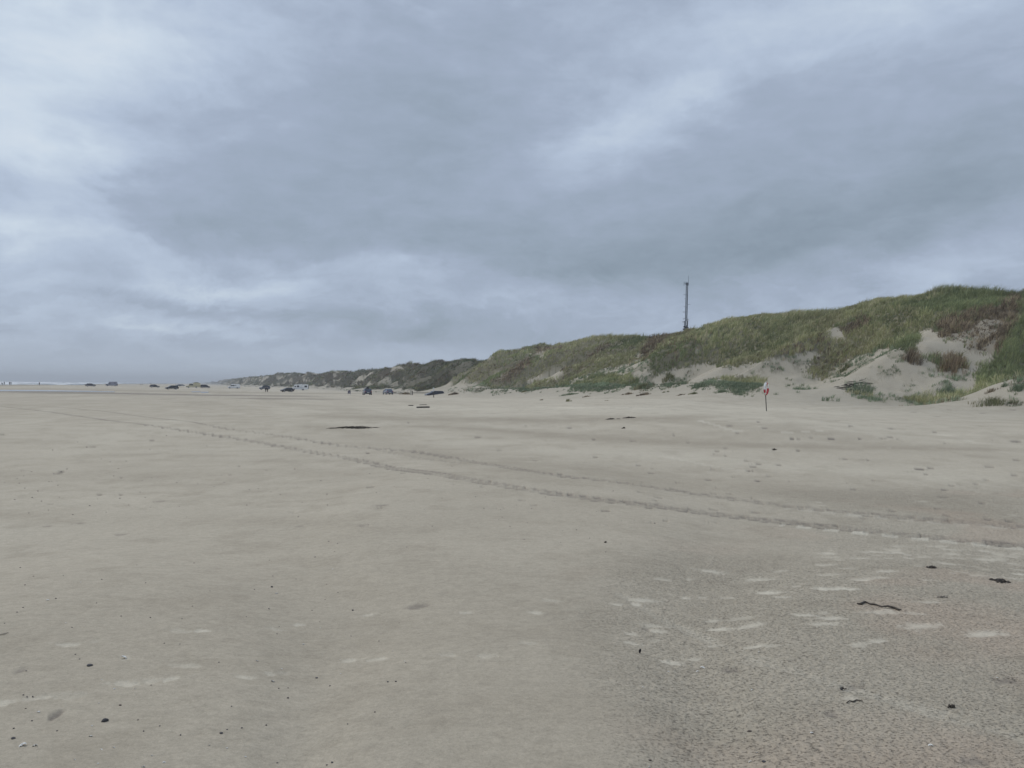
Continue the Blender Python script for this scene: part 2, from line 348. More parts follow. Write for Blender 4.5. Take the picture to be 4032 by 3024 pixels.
def tag(o, label=None, cat=None, group=None, kind=None):
    if label: o['label'] = label
    if cat: o['category'] = cat
    if group: o['group'] = group
    if kind: o['kind'] = kind
    return o
def link(o, parent=None):
    COL.objects.link(o)
    if parent is not None: o.parent = parent
    return o
def mesh_obj(name, V, Fc, material, parent=None, smooth=False):
    me = bpy.data.meshes.new(name); me.from_pydata([tuple(v) for v in V], [], [tuple(f) for f in Fc]); me.update()
    if material: me.materials.append(material)
    if smooth: me.polygons.foreach_set('use_smooth', [True] * len(me.polygons))
    return link(bpy.data.objects.new(name, me), parent)
def np_mesh(name, V, Fc, material, nper, attrs=None, smooth=True):
    me = bpy.data.meshes.new(name); nv, nf = len(V), len(Fc)
    me.vertices.add(nv); me.vertices.foreach_set('co', V.astype(np.float32).ravel())
    me.loops.add(nf * nper); me.loops.foreach_set('vertex_index', Fc.astype(np.int32).ravel())
    me.polygons.add(nf); me.polygons.foreach_set('loop_start', np.arange(0, nf * nper, nper, dtype=np.int32))
    me.polygons.foreach_set('loop_total', np.full(nf, nper, dtype=np.int32))
    if smooth: me.polygons.foreach_set('use_smooth', np.ones(nf, bool))
    me.update(calc_edges=True)
    for k, a in (attrs or {}).items():
        if a.ndim == 2:
            at = me.attributes.new(k, 'FLOAT_COLOR', 'POINT'); c4 = np.ones((nv, 4), np.float32); c4[:, :3] = a; at.data.foreach_set('color', c4.ravel())
        else:
            at = me.attributes.new(k, 'FLOAT', 'POINT'); at.data.foreach_set('value', a.astype(np.float32))
    me.materials.append(material)
    return link(bpy.data.objects.new(name, me))

# ------------------------------------------------------------------ the beach and dune sheet
fine = np.linspace(-40, 40, 1500)
side = 40 + np.cumsum(np.linspace(0.1, 4.0, 68)); side = side[side < 178]
azd = np.radians(np.concatenate([[-180.], -side[::-1], fine, side, [180.]]))
inv = 1 / np.concatenate([[0.3, 0.8], 1 / np.linspace(1 / 1.5, 1 / 40, 640)])
ra = 1 / inv
rb = np.concatenate([np.linspace(40.15, 125, 380), 125 * np.exp(np.cumsum(np.full(280, 0.0102)))])
rc = np.array([rb[-1] * 1.15, rb[-1] * 1.6, rb[-1] * 2.4, 8000.])
rad = np.concatenate([ra, rb, rc])
NA, NR = len(azd), len(rad)
A, RR = np.meshgrid(azd, rad)       # rows r, cols az
GX, GY = RR * np.sin(A), RR * np.cos(A)
GZ = ground(GX, GY)
GZ[-4:, :] = np.where(T(GX[-4:], GY[-4:]) > -100, GZ[-4:], -4.0)
veg, brn = vegetation(GX, GY, GZ)
PX, PY = project(GX, GY, GZ)
PX = np.where(np.isnan(PX), -9999, PX); PY = np.where(np.isnan(PY), -9999, PY)

def lerp3(a, b, f): return a + (b - a) * f[..., None]
SAND = np.array([.446, .393, .303]); PALE = np.array([.520, .468, .365]); DAMP_SHADE = np.array([.338, .292, .220]); DARKS = np.array([.120, .104, .086])
TS, TT = S(GX, GY), T(GX, GY)
colr = np.broadcast_to(SAND, GX.shape + (3,)).copy()
up = sstep(TT, 2, 30) * sstep(RR, 12, 45)            # dry sand towards the dunes
colr = lerp3(colr, PALE, 0.30 * up)
colr = lerp3(colr, DAMP_SHADE, 0.20 * sstep(-TT, -20, 30) * sstep(RR, 20, 60))
st1 = fbm(GX / 9, GY / 3, 4, 201); st2 = fbm(TS / 30, TT / 4.0, 4, 205); st3 = fbm(GX / 1.4, GY / .6, 3, 209)
colr = lerp3(colr, DAMP_SHADE, 0.26 * sstep(st1, .1, .6)); colr = lerp3(colr, PALE, .28 * sstep(-st1, .1, .6))
colr = lerp3(colr, DAMP_SHADE, 0.45 * sstep(st2, .15, .5) * sstep(RR, 16, 30) * (1 - sstep(TT, 30, 50)))
colr = lerp3(colr, PALE, 0.45 * sstep(-st2, .15, .5) * sstep(RR, 16, 30))
colr = lerp3(colr, DAMP_SHADE, 0.30 * sstep(st3, .1, .6))
colr = lerp3(colr, DAMP_SHADE, 0.42 * (1 - sstep(RR, 3.5, 11)))
st4 = fbm(GX / .45, GY / .35, 3, 213); st6 = fbm(GX / .16, GY / .13, 2, 219); colr = lerp3(colr, DAMP_SHADE, .28 * sstep(st6, .1, .7) * (1 - sstep(RR, 7, 12))); colr = lerp3(colr, DAMP_SHADE, .42 * sstep(st4, .1, .6) * (1 - sstep(RR, 15, 25)))
st5 = fbm(TS / 5, TT / 1.6, 3, 217); colr = lerp3(colr, DAMP_SHADE, .34 * sstep(st5, .25, .6) * sstep(RR, 18, 40)); colr = lerp3(colr, PALE, .35 * sstep(-st5, .25, .6) * sstep(RR, 18, 40))
def band(pts, w, col, amt, seed):
    """a long damp, dry or painted shade streak: traced centre line (photo px), half height in px"""
    global colr
    pts = np.array(pts, float); yc = np.interp(PX, pts[:, 0], pts[:, 1]); ins = (PX > pts[0, 0] - 60) & (PX < pts[-1, 0] + 60)
    ww = np.interp(PX, pts[:, 0], np.broadcast_to(w, len(pts))) * (1 + .45 * fbm(GX / 6, GY / 3, 3, seed))
    e = sstep(PX, pts[0, 0] - 60, pts[0, 0] + 160) * (1 - sstep(PX, pts[-1, 0] - 160, pts[-1, 0] + 60))
    f = np.exp(-np.clip(np.abs(PY - yc) / np.maximum(ww, .5), 0, 5) ** 2) * ins * e * amt
    colr = lerp3(colr, col, f)
band([(1150, 1632), (1600, 1650), (2300, 1655), (2900, 1640)], [7, 12, 9, 6], DAMP_SHADE, .75, 301)
band([(1500, 1675), (1900, 1690), (2400, 1728), (2832, 1752), (3300, 1762), (4032, 1770)], [5, 12, 16, 14, 10, 8], DAMP_SHADE, .85, 303)
band([(1750, 1640), (2400, 1620), (3200, 1612), (4032, 1640)], [8, 10, 14, 12], PALE, .6, 305)
band([(1300, 1600), (2000, 1612), (2700, 1600)], [6, 10, 8], PALE, .6, 307)
band([(1500, 1765), (2000, 1830), (2500, 1880), (3000, 1920), (3600, 1985), (4100, 2030)], [18, 34, 44, 46, 60, 70], DAMP_SHADE, .60, 309)  # shade of smooth low dunelets, painted as a darker streak
band([(2000, 1770), (2600, 1790), (3100, 1840), (4032, 1900)], [9, 20, 26, 40], PALE, .5, 311)
band([(0, 2040), (500, 2060), (1100, 2050), (1700, 2100)], [25, 30, 20, 12], DAMP_SHADE, .30, 313)
band([(2200, 2240), (2700, 2230), (3200, 2200)], [40, 60, 30], DAMP_SHADE, .4, 315)
band([(1200, 2640), (2000, 2760), (2900, 2950), (4100, 2990)], [80, 120, 160, 160], DAMP_SHADE, .18, 317)
for pts_ in ([(2560, 1600), (2650, 1595), (2730, 1591)], [(2780, 1649), (2860, 1650), (2950, 1653)], [(3019, 1564), (3110, 1553), (3230, 1541)], [(3080, 1611), (3400, 1600), (3850, 1586)],
             [(2450, 1612), (2520, 1609), (2600, 1607)], [(3560, 1710), (3700, 1713), (3900, 1716)], [(3690, 1738), (3800, 1741), (3900, 1745)], [(2100, 1602), (2250, 1606), (2400, 1603)], [(3300, 1572), (3500, 1561), (3800, 1552)]):
    band(pts_, [1.6, 2.6, 1.6], PALE * 1.12, .85, 331)
# dark damp lines in front of the parked cars, and the edge of the runnel
band([(0, 1531), (300, 1534), (700, 1542), (1200, 1549), (1700, 1552)], [1.8, 2.2, 2.6, 2.4, 1.5], DAMP_SHADE, .8, 321)
band([(0, 1545), (300, 1547), (500, 1550), (800, 1556), (1300, 1561)], [3.5, 3.2, 3, 3, 2], DARKS * 1.5, .72, 323)
band([(850, 1566), (1050, 1570), (1250, 1572), (1400, 1574)], [1.5, 3, 2, 1.5], DARKS * 1.5, .6, 325)
band([(1000, 1580), (1300, 1600), (1600, 1598)], [3, 3, 2], DAMP_SHADE, .4, 327)
band([(0, 1523), (400, 1524), (800, 1532), (1300, 1541)], [3, 3, 3, 3], PALE * .95, .4, 329)
# wet sand by the water
colr = lerp3(colr, DAMP_SHADE * .85, sstep(-TT, 85, 112))
# ground below the grass and bare dune sand
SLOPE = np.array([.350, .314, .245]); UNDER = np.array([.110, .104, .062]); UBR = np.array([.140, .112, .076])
dz = sstep(TT, 36, 50)
colr = lerp3(colr, SLOPE, .8 * dz)
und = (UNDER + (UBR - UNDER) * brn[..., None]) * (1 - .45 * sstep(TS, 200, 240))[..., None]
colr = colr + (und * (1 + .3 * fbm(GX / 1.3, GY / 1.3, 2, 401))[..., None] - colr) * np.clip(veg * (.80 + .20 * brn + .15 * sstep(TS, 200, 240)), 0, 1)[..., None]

st7 = fbm(GX / .55, GY / .9, 3, 221); mid_ = sstep(RR, 9, 15) * (1 - sstep(RR, 60, 90)); colr = lerp3(colr, DAMP_SHADE, .30 * sstep(st7, .12, .5) * mid_); colr = lerp3(colr, PALE, .16 * sstep(-st7, .12, .5) * mid_)
rough = sstep(PX + 300 * fbm(GX / 3, GY / 2, 3, 501), 2250, 2900) * sstep(PY + 60 * fbm(GX / 3, GY / 2, 2, 505), 2080, 2260)
rough = np.maximum(rough, .8 * sstep(PX + 200 * fbm(GX / 5, GY / 3, 2, 507), 2700, 3500) * sstep(PY, 1880, 1960))
crumb = fbm(GX / .035, GY / .035, 2, 601); crumb2 = fbm(GX / .09, GY / .07, 2, 603)
GZ += rough * (0.0014 * crumb + .0012 * crumb2) * (RR < 16)
colr = lerp3(colr, DAMP_SHADE * .85, rough * .30 * sstep(crumb * .6 + crumb2 * .6, .22, .6) * (1 - sstep(RR, 14, 24)) + .03 * rough)
pink = sstep(fbm(GX / 1.6, GY / 1.1, 3, 511), .12, .5) * rough
colr = colr * (1 + pink[..., None] * np.array([.035, -.02, -.03]))

def stamp(cx, cy, hl, hw, ang, dz_=0., col=None, amt=0., edge=.35, seed=0):
    """press an oval mark into the sand (metres)"""
    r = math.hypot(cx, cy); a = math.atan2(cx, cy); rr_ = hl + .05
    i0, i1 = np.searchsorted(rad, [max(r - rr_, .3), r + rr_]); da = rr_ / r; j0, j1 = np.searchsorted(azd, [a - da, a + da])
    if i1 <= i0 or j1 <= j0: return
    sl = (slice(max(i0 - 1, 0), i1 + 1), slice(max(j0 - 1, 0), j1 + 1))
    x, y = GX[sl] - cx, GY[sl] - cy; c, s_ = math.cos(ang), math.sin(ang)
    u_, v_ = (x * c + y * s_) / hl, (-x * s_ + y * c) / hw
    n_ = 1 + .32 * vnoise(GX[sl] * 14 + seed, GY[sl] * 14, seed) + .30 * vnoise(GX[sl] * 45 + seed, GY[sl] * 38, seed + 1)
    q = 1 - sstep(np.sqrt(u_ * u_ + v_ * v_) * n_, 1 - edge, 1 + edge * .3)
    GZ[sl] += dz_ * q
    if col is not None: colr[sl] = lerp3(colr[sl], col, q * amt)
    rough[sl] *= (1 - q * (.9 if col is PALE2 else 0))
PALE2 = np.array([.590, .540, .430])
z5 = lambda x, y: (2400 + x / 1.355, 2200 + y / 1.355)
z6 = lambda x, y: (x / 1.355, 2200 + y / 1.355)
z8 = lambda x, y: (3000 + x / 2.143, 2100 + y / 2.143)
FP5 = [(540, 68, 160), (910, 65, 110), (280, 108, 120), (425, 108, 50), (810, 110, 150), (1150, 32, 150), (1350, 112, 80), (1160, 85, 140), (1000, 145, 80),
 (850, 180, 180), (1210, 158, 260), (400, 208, 60), (490, 208, 90), (620, 208, 100), (40, 243, 90), (180, 220, 180), (140, 240, 70), (920, 203, 110),
 (550, 330, 110), (690, 318, 160), (1030, 298, 120), (1130, 287, 80), (1190, 315, 150), (230, 356, 180), (110, 400, 80), (240, 385, 110), (580, 376, 130),
 (750, 358, 200), (1130, 345, 170), (120, 450, 110), (250, 435, 100), (770, 468, 110), (870, 462, 130), (1330, 457, 140), (1440, 436, 130), (1660, 358, 220),
 (2000, 398, 230), (340, 555, 140), (450, 535, 120), (550, 465, 90), (1280, 740, 100), (1460, 283, 200), (1620, 290, 100), (1700, 230, 120), (1480, 65, 120)]
FP6 = [(950, 384, 130), (1080, 384, 90), (1480, 377, 110), (1605, 352, 70), (365, 457, 140), (505, 441, 70), (665, 530, 40), (1960, 300, 90), (1860, 542, 100),
 (2010, 535, 130), (1310, 633, 140), (1440, 615, 90), (1520, 610, 80), (660, 668, 150), (815, 653, 110), (920, 638, 60), (190, 743, 150), (340, 727, 210), (20, 765, 90), (1000, 570, 150)]
FPS = [(*z5(a, b), c / 1.355, 1) for a, b, c in FP5] + [(*z6(a, b), c / 1.355, .8) for a, b, c in FP6]
FPS += [(2110 + i, 2412 + j, w, .8) for i, j, w in [(0, 0, 60), (-270, 0, 60), (60, -48, 90), (-20, 118, 80), (-200, 170, 70), (-340, 165, 60)]]
for i in range(60):
    FPS.append((rng.uniform(3250, 4032), rng.uniform(2150, 2290) if i % 3 else rng.uniform(2150, 2200), rng.uniform(30, 110), rng.uniform(.5, 1)))
for i in range(26):
    FPS.append((rng.uniform(3150, 4032), rng.uniform(1650, 2100), rng.uniform(30, 80), rng.uniform(.2, .5)))
P_ = unproj([(f[0], f[1]) for f in FPS], 2, 300)
for k, (x, y, w, am) in enumerate(FPS):
    X_, Y_ = P_[k]; d = math.hypot(X_, Y_); hl = w * d / F / 2
    hl = max(hl, .05); hw = min(hl * .45, .055 + d * .003)
    stamp(X_, Y_, hl, max(hw, .035), rng.uniform(-.25, .35), -.005, PALE2, rng.uniform(.28, .78) * am, rng.uniform(.3, .8), k)
# hollows in rows, shadows of old prints painted in dark; scuffs near
DK = [(3120, 1728), (3150, 1728), (3170, 1728), (3195, 1729), (3270, 1728), (3310, 1728), (3385, 1727), (3435, 1733), (3478, 1727), (3530, 1728), (3608, 1730), (3770, 1731),
      (3828, 1732), (3912, 1735), (3960, 1738), (4005, 1738), (3550, 1775), (3048, 1771), (2768, 1731), (3620, 1847), (3640, 1868), (2950, 1855), (3150, 1853), (2985, 1893)]
DK += [(rng.uniform(2500, 4032), rng.uniform(1650, 2060)) for _ in range(110)] + [(rng.uniform(2500, 3150), rng.uniform(1770, 1900)) for _ in range(30)]
DK += [(rng.uniform(0, 4032), 1600 + 420 * rng.random() ** 1.4) for _ in range(150)]
P_ = unproj(DK, 2, 300)
for k, (x, y) in enumerate(DK):
    X_, Y_ = P_[k]; d = math.hypot(X_, Y_); w = rng.uniform(8, 30) * (1.5 if k < 24 else 1)
    stamp(X_, Y_, max(w * d / F / 2, .07), max(.05, d * .004), rng.uniform(-.3, .3), -.02, DARKS * 1.3, .9 if k < 24 else rng.uniform(.35, .75), .6, k + 500)
SC = [(*z5(650, 595), 70), (*z5(1280, 680), 75), (*z5(1180, 825), 55), (*z5(1950, 1075), 80), (*z5(2130, 650), 90), (*z5(200, 378), 30), (1420, 2070, 60), (1500, 1990, 80),
      (300, 2060, 60), (215, 2820, 30), (224, 2808, 30), (80, 2640, 40), (1640, 2390, 120), (640, 1975, 50), (1180, 2070, 50), (350, 2070, 40), (200, 2072, 60), (470, 2105, 40)]
P_ = unproj([(a, b) for a, b, c in SC], 2, 300)
for k, (x, y, w) in enumerate(SC):
    X_, Y_ = P_[k]; d = math.hypot(X_, Y_); stamp(X_, Y_, w * d / F / 2, max(w * d / F / 5, .05), .1, -.008, DARKS * 1.7, .6, .7, k + 800)

def resample(P, step):
    d = np.r_[0, np.cumsum(np.hypot(*np.diff(P, axis=0).T))]; n = max(int(d[-1] / step), 2); q = np.linspace(0, d[-1], n)
    # smooth curve through the traced points
    x, y = np.interp(q, d, P[:, 0]), np.interp(q, d, P[:, 1])
    ker = np.ones(9) / 9
    for _ in range(3):
        x = np.convolve(np.pad(x, 4, 'edge'), ker, 'valid'); y = np.convolve(np.pad(y, 4, 'edge'), ker, 'valid')
    return np.c_[x, y], q
def track(pts, width, deep, dark, lug, pale_edge=0., pal=0.):
    P, q = resample(unproj(pts, 2, 400), .12)
    N_ = len(P); D = np.gradient(P, axis=0); D /= np.linalg.norm(D, axis=1)[:, None] + 1e-9
    # distance of each nearby vertex to the line, by windows
    for i in range(0, N_, 8):
        p = P[i]; r = math.hypot(*p); a = math.atan2(p[0], p[1]); rr_ = width + .75
        i0, i1 = np.searchsorted(rad, [max(r - rr_, .3), r + rr_]); j0, j1 = np.searchsorted(azd, [a - rr_ / r, a + rr_ / r])
        if i1 <= i0 or j1 <= j0: continue
        sl = (slice(i0, i1), slice(j0, j1)); x, y = GX[sl] - p[0], GY[sl] - p[1]
        al = x * D[i, 0] + y * D[i, 1]; cc = -x * D[i, 1] + y * D[i, 0]
        hl = 4 * (q[1] - q[0]) 
        own = (al >= -hl) & (al < hl)
        sl_al = al + q[i]
        e = 1 - sstep(np.abs(cc) + .03 * vnoise(x * 9 + i, y * 9, 3), width * .78, width * 1.05)
        if lug:
            ph = sl_al / lug + np.abs(cc) / (lug * 1.3)
            lg = sstep(np.abs(((ph + .5 * (cc > 0)) % 1) - .5) * 2, .35, .6)
        else: lg = 1.0
        e = e * own
        GZ[sl] -= deep * e * (.15 + .85 * lg); GZ[sl] += .06 * deep * own * np.exp(-((np.abs(cc) - width * 1.15) / .05) ** 2)
        colr[sl] = lerp3(colr[sl], DARKS * 1.6, e * dark * .85 * (.45 + .55 * lg) * (.62 + .38 * sstep(np.abs(cc), width * .35, width * .75)) * (1 - .25 * sstep(vnoise(sl_al * .7, cc * 2, 9), 0, .4)))
        if pal: colr[sl] = lerp3(colr[sl], PALE2, e * pal * (1 if not lug else 1 - lg))
        if pale_edge:
            f = own * (1 - sstep(np.abs(cc * np.sign(-D[i, 0]) - width * 1.35) , .04, .2)) * (((sl_al / .32) % 1) < .55)
            colr[sl] = lerp3(colr[sl], PALE2, f * pale_edge)
k2_ = lambda L_: [(a * k2, b * k2) for a, b in L_]
UPT = [(0, 1589), (200, 1602), (400, 1618), (600, 1645), (750, 1660), (900, 1690), (1100, 1715), (1250, 1740), (1400, 1762), (1560, 1770), (1650, 1780), (1800, 1805), (2000, 1840), (2200, 1875), (2632, 1928), (2900, 1965), (3160, 2000), (3400, 2025), (3600, 2040), (3800, 2058), (4032, 2075), (4200, 2088)]
LOT = [(0, 1600), (200, 1622), (400, 1652), (600, 1675), (800, 1707), (1000, 1738), (1200, 1775), (1400, 1808), (1600, 1850), (1800, 1880), (2000, 1915), (2200, 1945), (2400, 1975), (2632, 2000), (2900, 2030), (3150, 2062), (3400, 2090), (3600, 2105), (3800, 2128), (4032, 2150), (4200, 2165)]
track(UPT, .175, .013, .80, .22, .0)
track(LOT, .20, .015, .90, .24, .0)
track(LOT[15:], .17, .0, .0, .26, .75)
track(UPT[16:], .15, .0, .0, .24, .3)
track([(1440, 1758), (1560, 1785), (1700, 1810), (1850, 1826)], .14, .010, .35, .24)
track([(2474, 2377), (2600, 2420), (2700, 2458), (2850, 2530), (2985, 2600)], .05, .004, 0, 0, 0, .14)
track([(3070, 2620), (3200, 2665), (3400, 2740), (3750, 2830), (4032, 2900), (4200, 2960)], .055, .004, 0, 0, 0, .13)
track([(2632, 1800), (2850, 1845), (3000, 1862)], .10, .004, 0, 0, 0, .3)
track([(2750, 1655), (2900, 1700), (3100, 1705), (3240, 1695)], .15, .004, 0, 0, 0, .4)

GZ = GZ.astype(np.float32)
Vg = np.stack([GX, GY, GZ], -1).reshape(-1, 3)
i_, j_ = np.meshgrid(np.arange(NR - 1), np.arange(NA - 1), indexing='ij')
q0 = (i_ * NA + j_).ravel(); Fg = np.stack([q0, q0 + 1, q0 + NA + 1, q0 + NA], -1)[:, ::-1]

msand = bpy.data.materials.new('sand'); msand.use_nodes = True
nt = msand.node_tree; B = nt.nodes['Principled BSDF']
ac = N('ShaderNodeAttribute', attribute_name='albedo'); ar = N('ShaderNodeAttribute', attribute_name='crumb')
gtc = N('ShaderNodeTexCoord'); P0 = gtc.outputs['Object']
g1 = noise(P0, 90, 4, .7); g2 = noise(P0, 9, 5, .62, scl=(1, 1.6, 1)); g3 = noise(P0, .9, 4, .6)
g4 = noise(P0, 300, 2, .7); g5 = noise(P0, 30, 4, .72, scl=(1, 1.4, 1))
s1 = Mth('MULTIPLY_ADD', Mth('SUBTRACT', g1.outputs[0], .5), .50, 1.0)
s1 = Mth('MULTIPLY_ADD', Mth('SUBTRACT', g2.outputs[0], .5), .40, s1)
s1 = Mth('MULTIPLY_ADD', Mth('SUBTRACT', g3.outputs[0], .5), .16, s1)
s1 = Mth('MULTIPLY_ADD', Mth('SUBTRACT', g4.outputs[0], .5), .55, s1)
s1 = Mth('MULTIPLY_ADD', Mth('SUBTRACT', g5.outputs[0], .5), .55, s1)
sm = N('ShaderNodeVectorMath', operation='SCALE'); L(ac.outputs['Color'], sm.inputs[0]); L(s1, sm.inputs['Scale'])
L(sm.outputs[0], B.inputs['Base Color']); B.inputs['Roughness'].default_value = .92; B.inputs['Specular IOR Level'].default_value = .15
bh = Mth('ADD', Mth('MULTIPLY', g1.outputs[0], .25), Mth('MULTIPLY', g2.outputs[0], .7))
cn = noise(P0, 60, 3, .75, .4, scl=(1, 1.3, 1)); cth = N('ShaderNodeMapRange', interpolation_type='SMOOTHSTEP'); L(cn.outputs[0], cth.inputs[0])
cth.inputs[1].default_value = .54; cth.inputs[2].default_value = .66; cth.inputs[3].default_value = 0; cth.inputs[4].default_value = .46
cn2 = noise(P0, 20, 4, .7, .3, scl=(1, 1.5, 1)); cth2 = N('ShaderNodeMapRange', interpolation_type='SMOOTHSTEP'); L(cn2.outputs[0], cth2.inputs[0])
cth2.inputs[1].default_value = .55; cth2.inputs[2].default_value = .70; cth2.inputs[3].default_value = 0; cth2.inputs[4].default_value = .22
pit = Mth('MULTIPLY', Mth('ADD', cth.outputs[0], cth2.outputs[0]), Mth('MULTIPLY_ADD', ar.outputs['Fac'], .85, .10)); L(Mth('MULTIPLY', s1, Mth('SUBTRACT', 1.0, pit)), sm.inputs['Scale'])  # tiny shadows between crumbs, painted into the sand colour as dark pits
bh = Mth('SUBTRACT', bh, Mth('MULTIPLY', pit, 1.0))
vo = N('ShaderNodeTexVoronoi'); vo.inputs['Scale'].default_value = 26; L(P0, vo.inputs['Vector'])
bh = Mth('MULTIPLY_ADD', Mth('MULTIPLY', vo.outputs['Distance'], ar.outputs['Fac']), .8, bh)
bp = N('ShaderNodeBump'); bp.inputs['Strength'].default_value = .8; bp.inputs['Distance'].default_value = .016; L(bh, bp.inputs['Height']); L(bp.outputs[0], B.inputs['Normal'])
beach_o = np_mesh('sand_ground', Vg, Fg, msand, 4, {'albedo': colr.reshape(-1, 3), 'crumb': rough.ravel()})
tag(beach_o, kind='structure')

def gz(x, y): return float(ground(np.array([x]), np.array([y]))[0])
def place(col, d):
    """ground point in picture column col at distance d"""
    x = (col - W0 / 2) / F * d; return x, d, gz(x, d)

# ------------------------------------------------------------------ sea
msea = bpy.data.materials.new('sea_water'); msea.use_nodes = True
nt = msea.node_tree; B = nt.nodes['Principled BSDF']; ac = N('ShaderNodeAttribute', attribute_name='foam')
mx = N('ShaderNodeMix', data_type='RGBA'); mx.inputs[6].default_value = (.105, .125, .125, 1); mx.inputs[7].default_value = (.72, .74, .74, 1); L(ac.outputs['Fac'], mx.inputs[0]); L(mx.outputs[2], B.inputs['Base Color'])
L(Mth('MULTIPLY_ADD', ac.outputs['Fac'], .5, .25), B.inputs['Roughness'])
gtc = N('ShaderNodeTexCoord'); w1 = noise(gtc.outputs['Object'], .35, 5, .6); bp = N('ShaderNodeBump'); bp.inputs['Strength'].default_value = .6; bp.inputs['Distance'].default_value = .5
L(w1.outputs[0], bp.inputs['Height']); L(bp.outputs[0], B.inputs['Normal'])
sa = np.radians(np.linspace(-88, -5, 900)); sr = np.concatenate([np.linspace(120, 900, 420), 900 * np.exp(np.linspace(.01, 2.18, 160))])
SA, SR = np.meshgrid(sa, sr); SX, SY = SR * np.sin(SA), SR * np.cos(SA); st_ = T(SX, SY); ss_ = S(SX, SY)
off = -st_ - 112
wv = np.zeros_like(SX); fo = np.zeros_like(SX)
for k, (o0, w, h) in enumerate([(6, 3, .15), (22, 5, .3), (48, 7, .5), (85, 8, .8), (130, 9, 1.0), (185, 10, 1.1), (260, 12, 1.0), (360, 14, .9), (520, 20, .8)]):
    oo = o0 + 9 * fbm(ss_ / 60, ss_ * 0 + k, 3, 900 + k); act = sstep(fbm(ss_ / 90 + k * 3.3, off / 200, 2, 950 + k), -.35, .0)
    gq = np.exp(-((off - oo) / w) ** 2); wv += h * gq * (.4 + .6 * act); fo = np.maximum(fo, act * np.exp(-((off - oo + w * .7) / (w * 1.1)) ** 2) * (1.0 + .4 * fbm(SX / 5, SY / 5, 2, 970)))
fo = np.clip(fo, 0, 1)
SZ = np.full_like(SX, -.72) + wv + .05 * fbm(SX / 6, SY / 6, 2, 990) * (SR < 1500)
i_, j_ = np.meshgrid(np.arange(len(sr) - 1), np.arange(len(sa) - 1), indexing='ij'); q0 = i_ * len(sa) + j_
keep = (T(SX, SY)[:-1, :-1] < -98)
q0 = q0[keep]; Fs = np.stack([q0, q0 + 1, q0 + len(sa) + 1, q0 + len(sa)], -1)[:, ::-1]
sea = np_mesh('sea', np.stack([SX, SY, SZ], -1).reshape(-1, 3), Fs, msea, 4, {'foam': fo.ravel()}); tag(sea, kind='structure')

# long pool of water left in the runnel
mpool = mat('pool_water', (.22, .21, .19), .22)
def pool(pts, name):
    P = unproj(pts, 5, 600); z = max(gz(*p) for p in P) + .012
    c = P.mean(0); V = []; n = 0; Q, _ = resample(np.vstack([P, P[:1]]), 1.5)
    V = [(c[0], c[1], z)] + [(x, y, z - .002) for x, y in Q]; Fc = [(0, i, i + 1) for i in range(1, len(Q))] + [(0, len(Q), 1)]
    return mesh_obj(name, V, Fc, mpool)
def strip(ups, los, name):
    Pu, Pl = unproj(ups, 5, 600), unproj(los, 5, 600); z = float(np.mean([gz(*p) for p in np.vstack([Pu, Pl])])) + .03
    V = []; Fc = []
    n = 60; x = np.linspace(ups[0][0], ups[-1][0], n)
    U = unproj(np.c_[x, np.interp(x, [a for a, b in ups], [b for a, b in ups])], 5, 600); Lw = unproj(np.c_[x, np.interp(x, [a for a, b in los], [b for a, b in los])], 5, 600)
    for i in range(n):
        w = 2.0 * vnoise(np.array([i * .7]), np.array([1.]), 3)[0]
        V += [(U[i, 0], U[i, 1] + w, gz(*U[i]) + .05), (Lw[i, 0], Lw[i, 1] + w * .3, gz(*Lw[i]) + .05)]
    Fc = [(2 * i, 2 * i + 1, 2 * i + 3, 2 * i + 2) for i in range(n - 1)]
    return tag(mesh_obj(name, V, Fc, mpool), kind='structure')
strip([(-200, 1534), (0, 1535), (150, 1536), (300, 1538), (450, 1542)], [(-200, 1540), (0, 1541), (150, 1541.5), (300, 1543), (450, 1544.5)], 'water_pool')
strip([(760, 1541.5), (785, 1541)], [(760, 1545), (785, 1544.5)], 'water_pool')
strip([(796, 1543), (818, 1543)], [(796, 1547.5), (818, 1547)], 'water_pool')

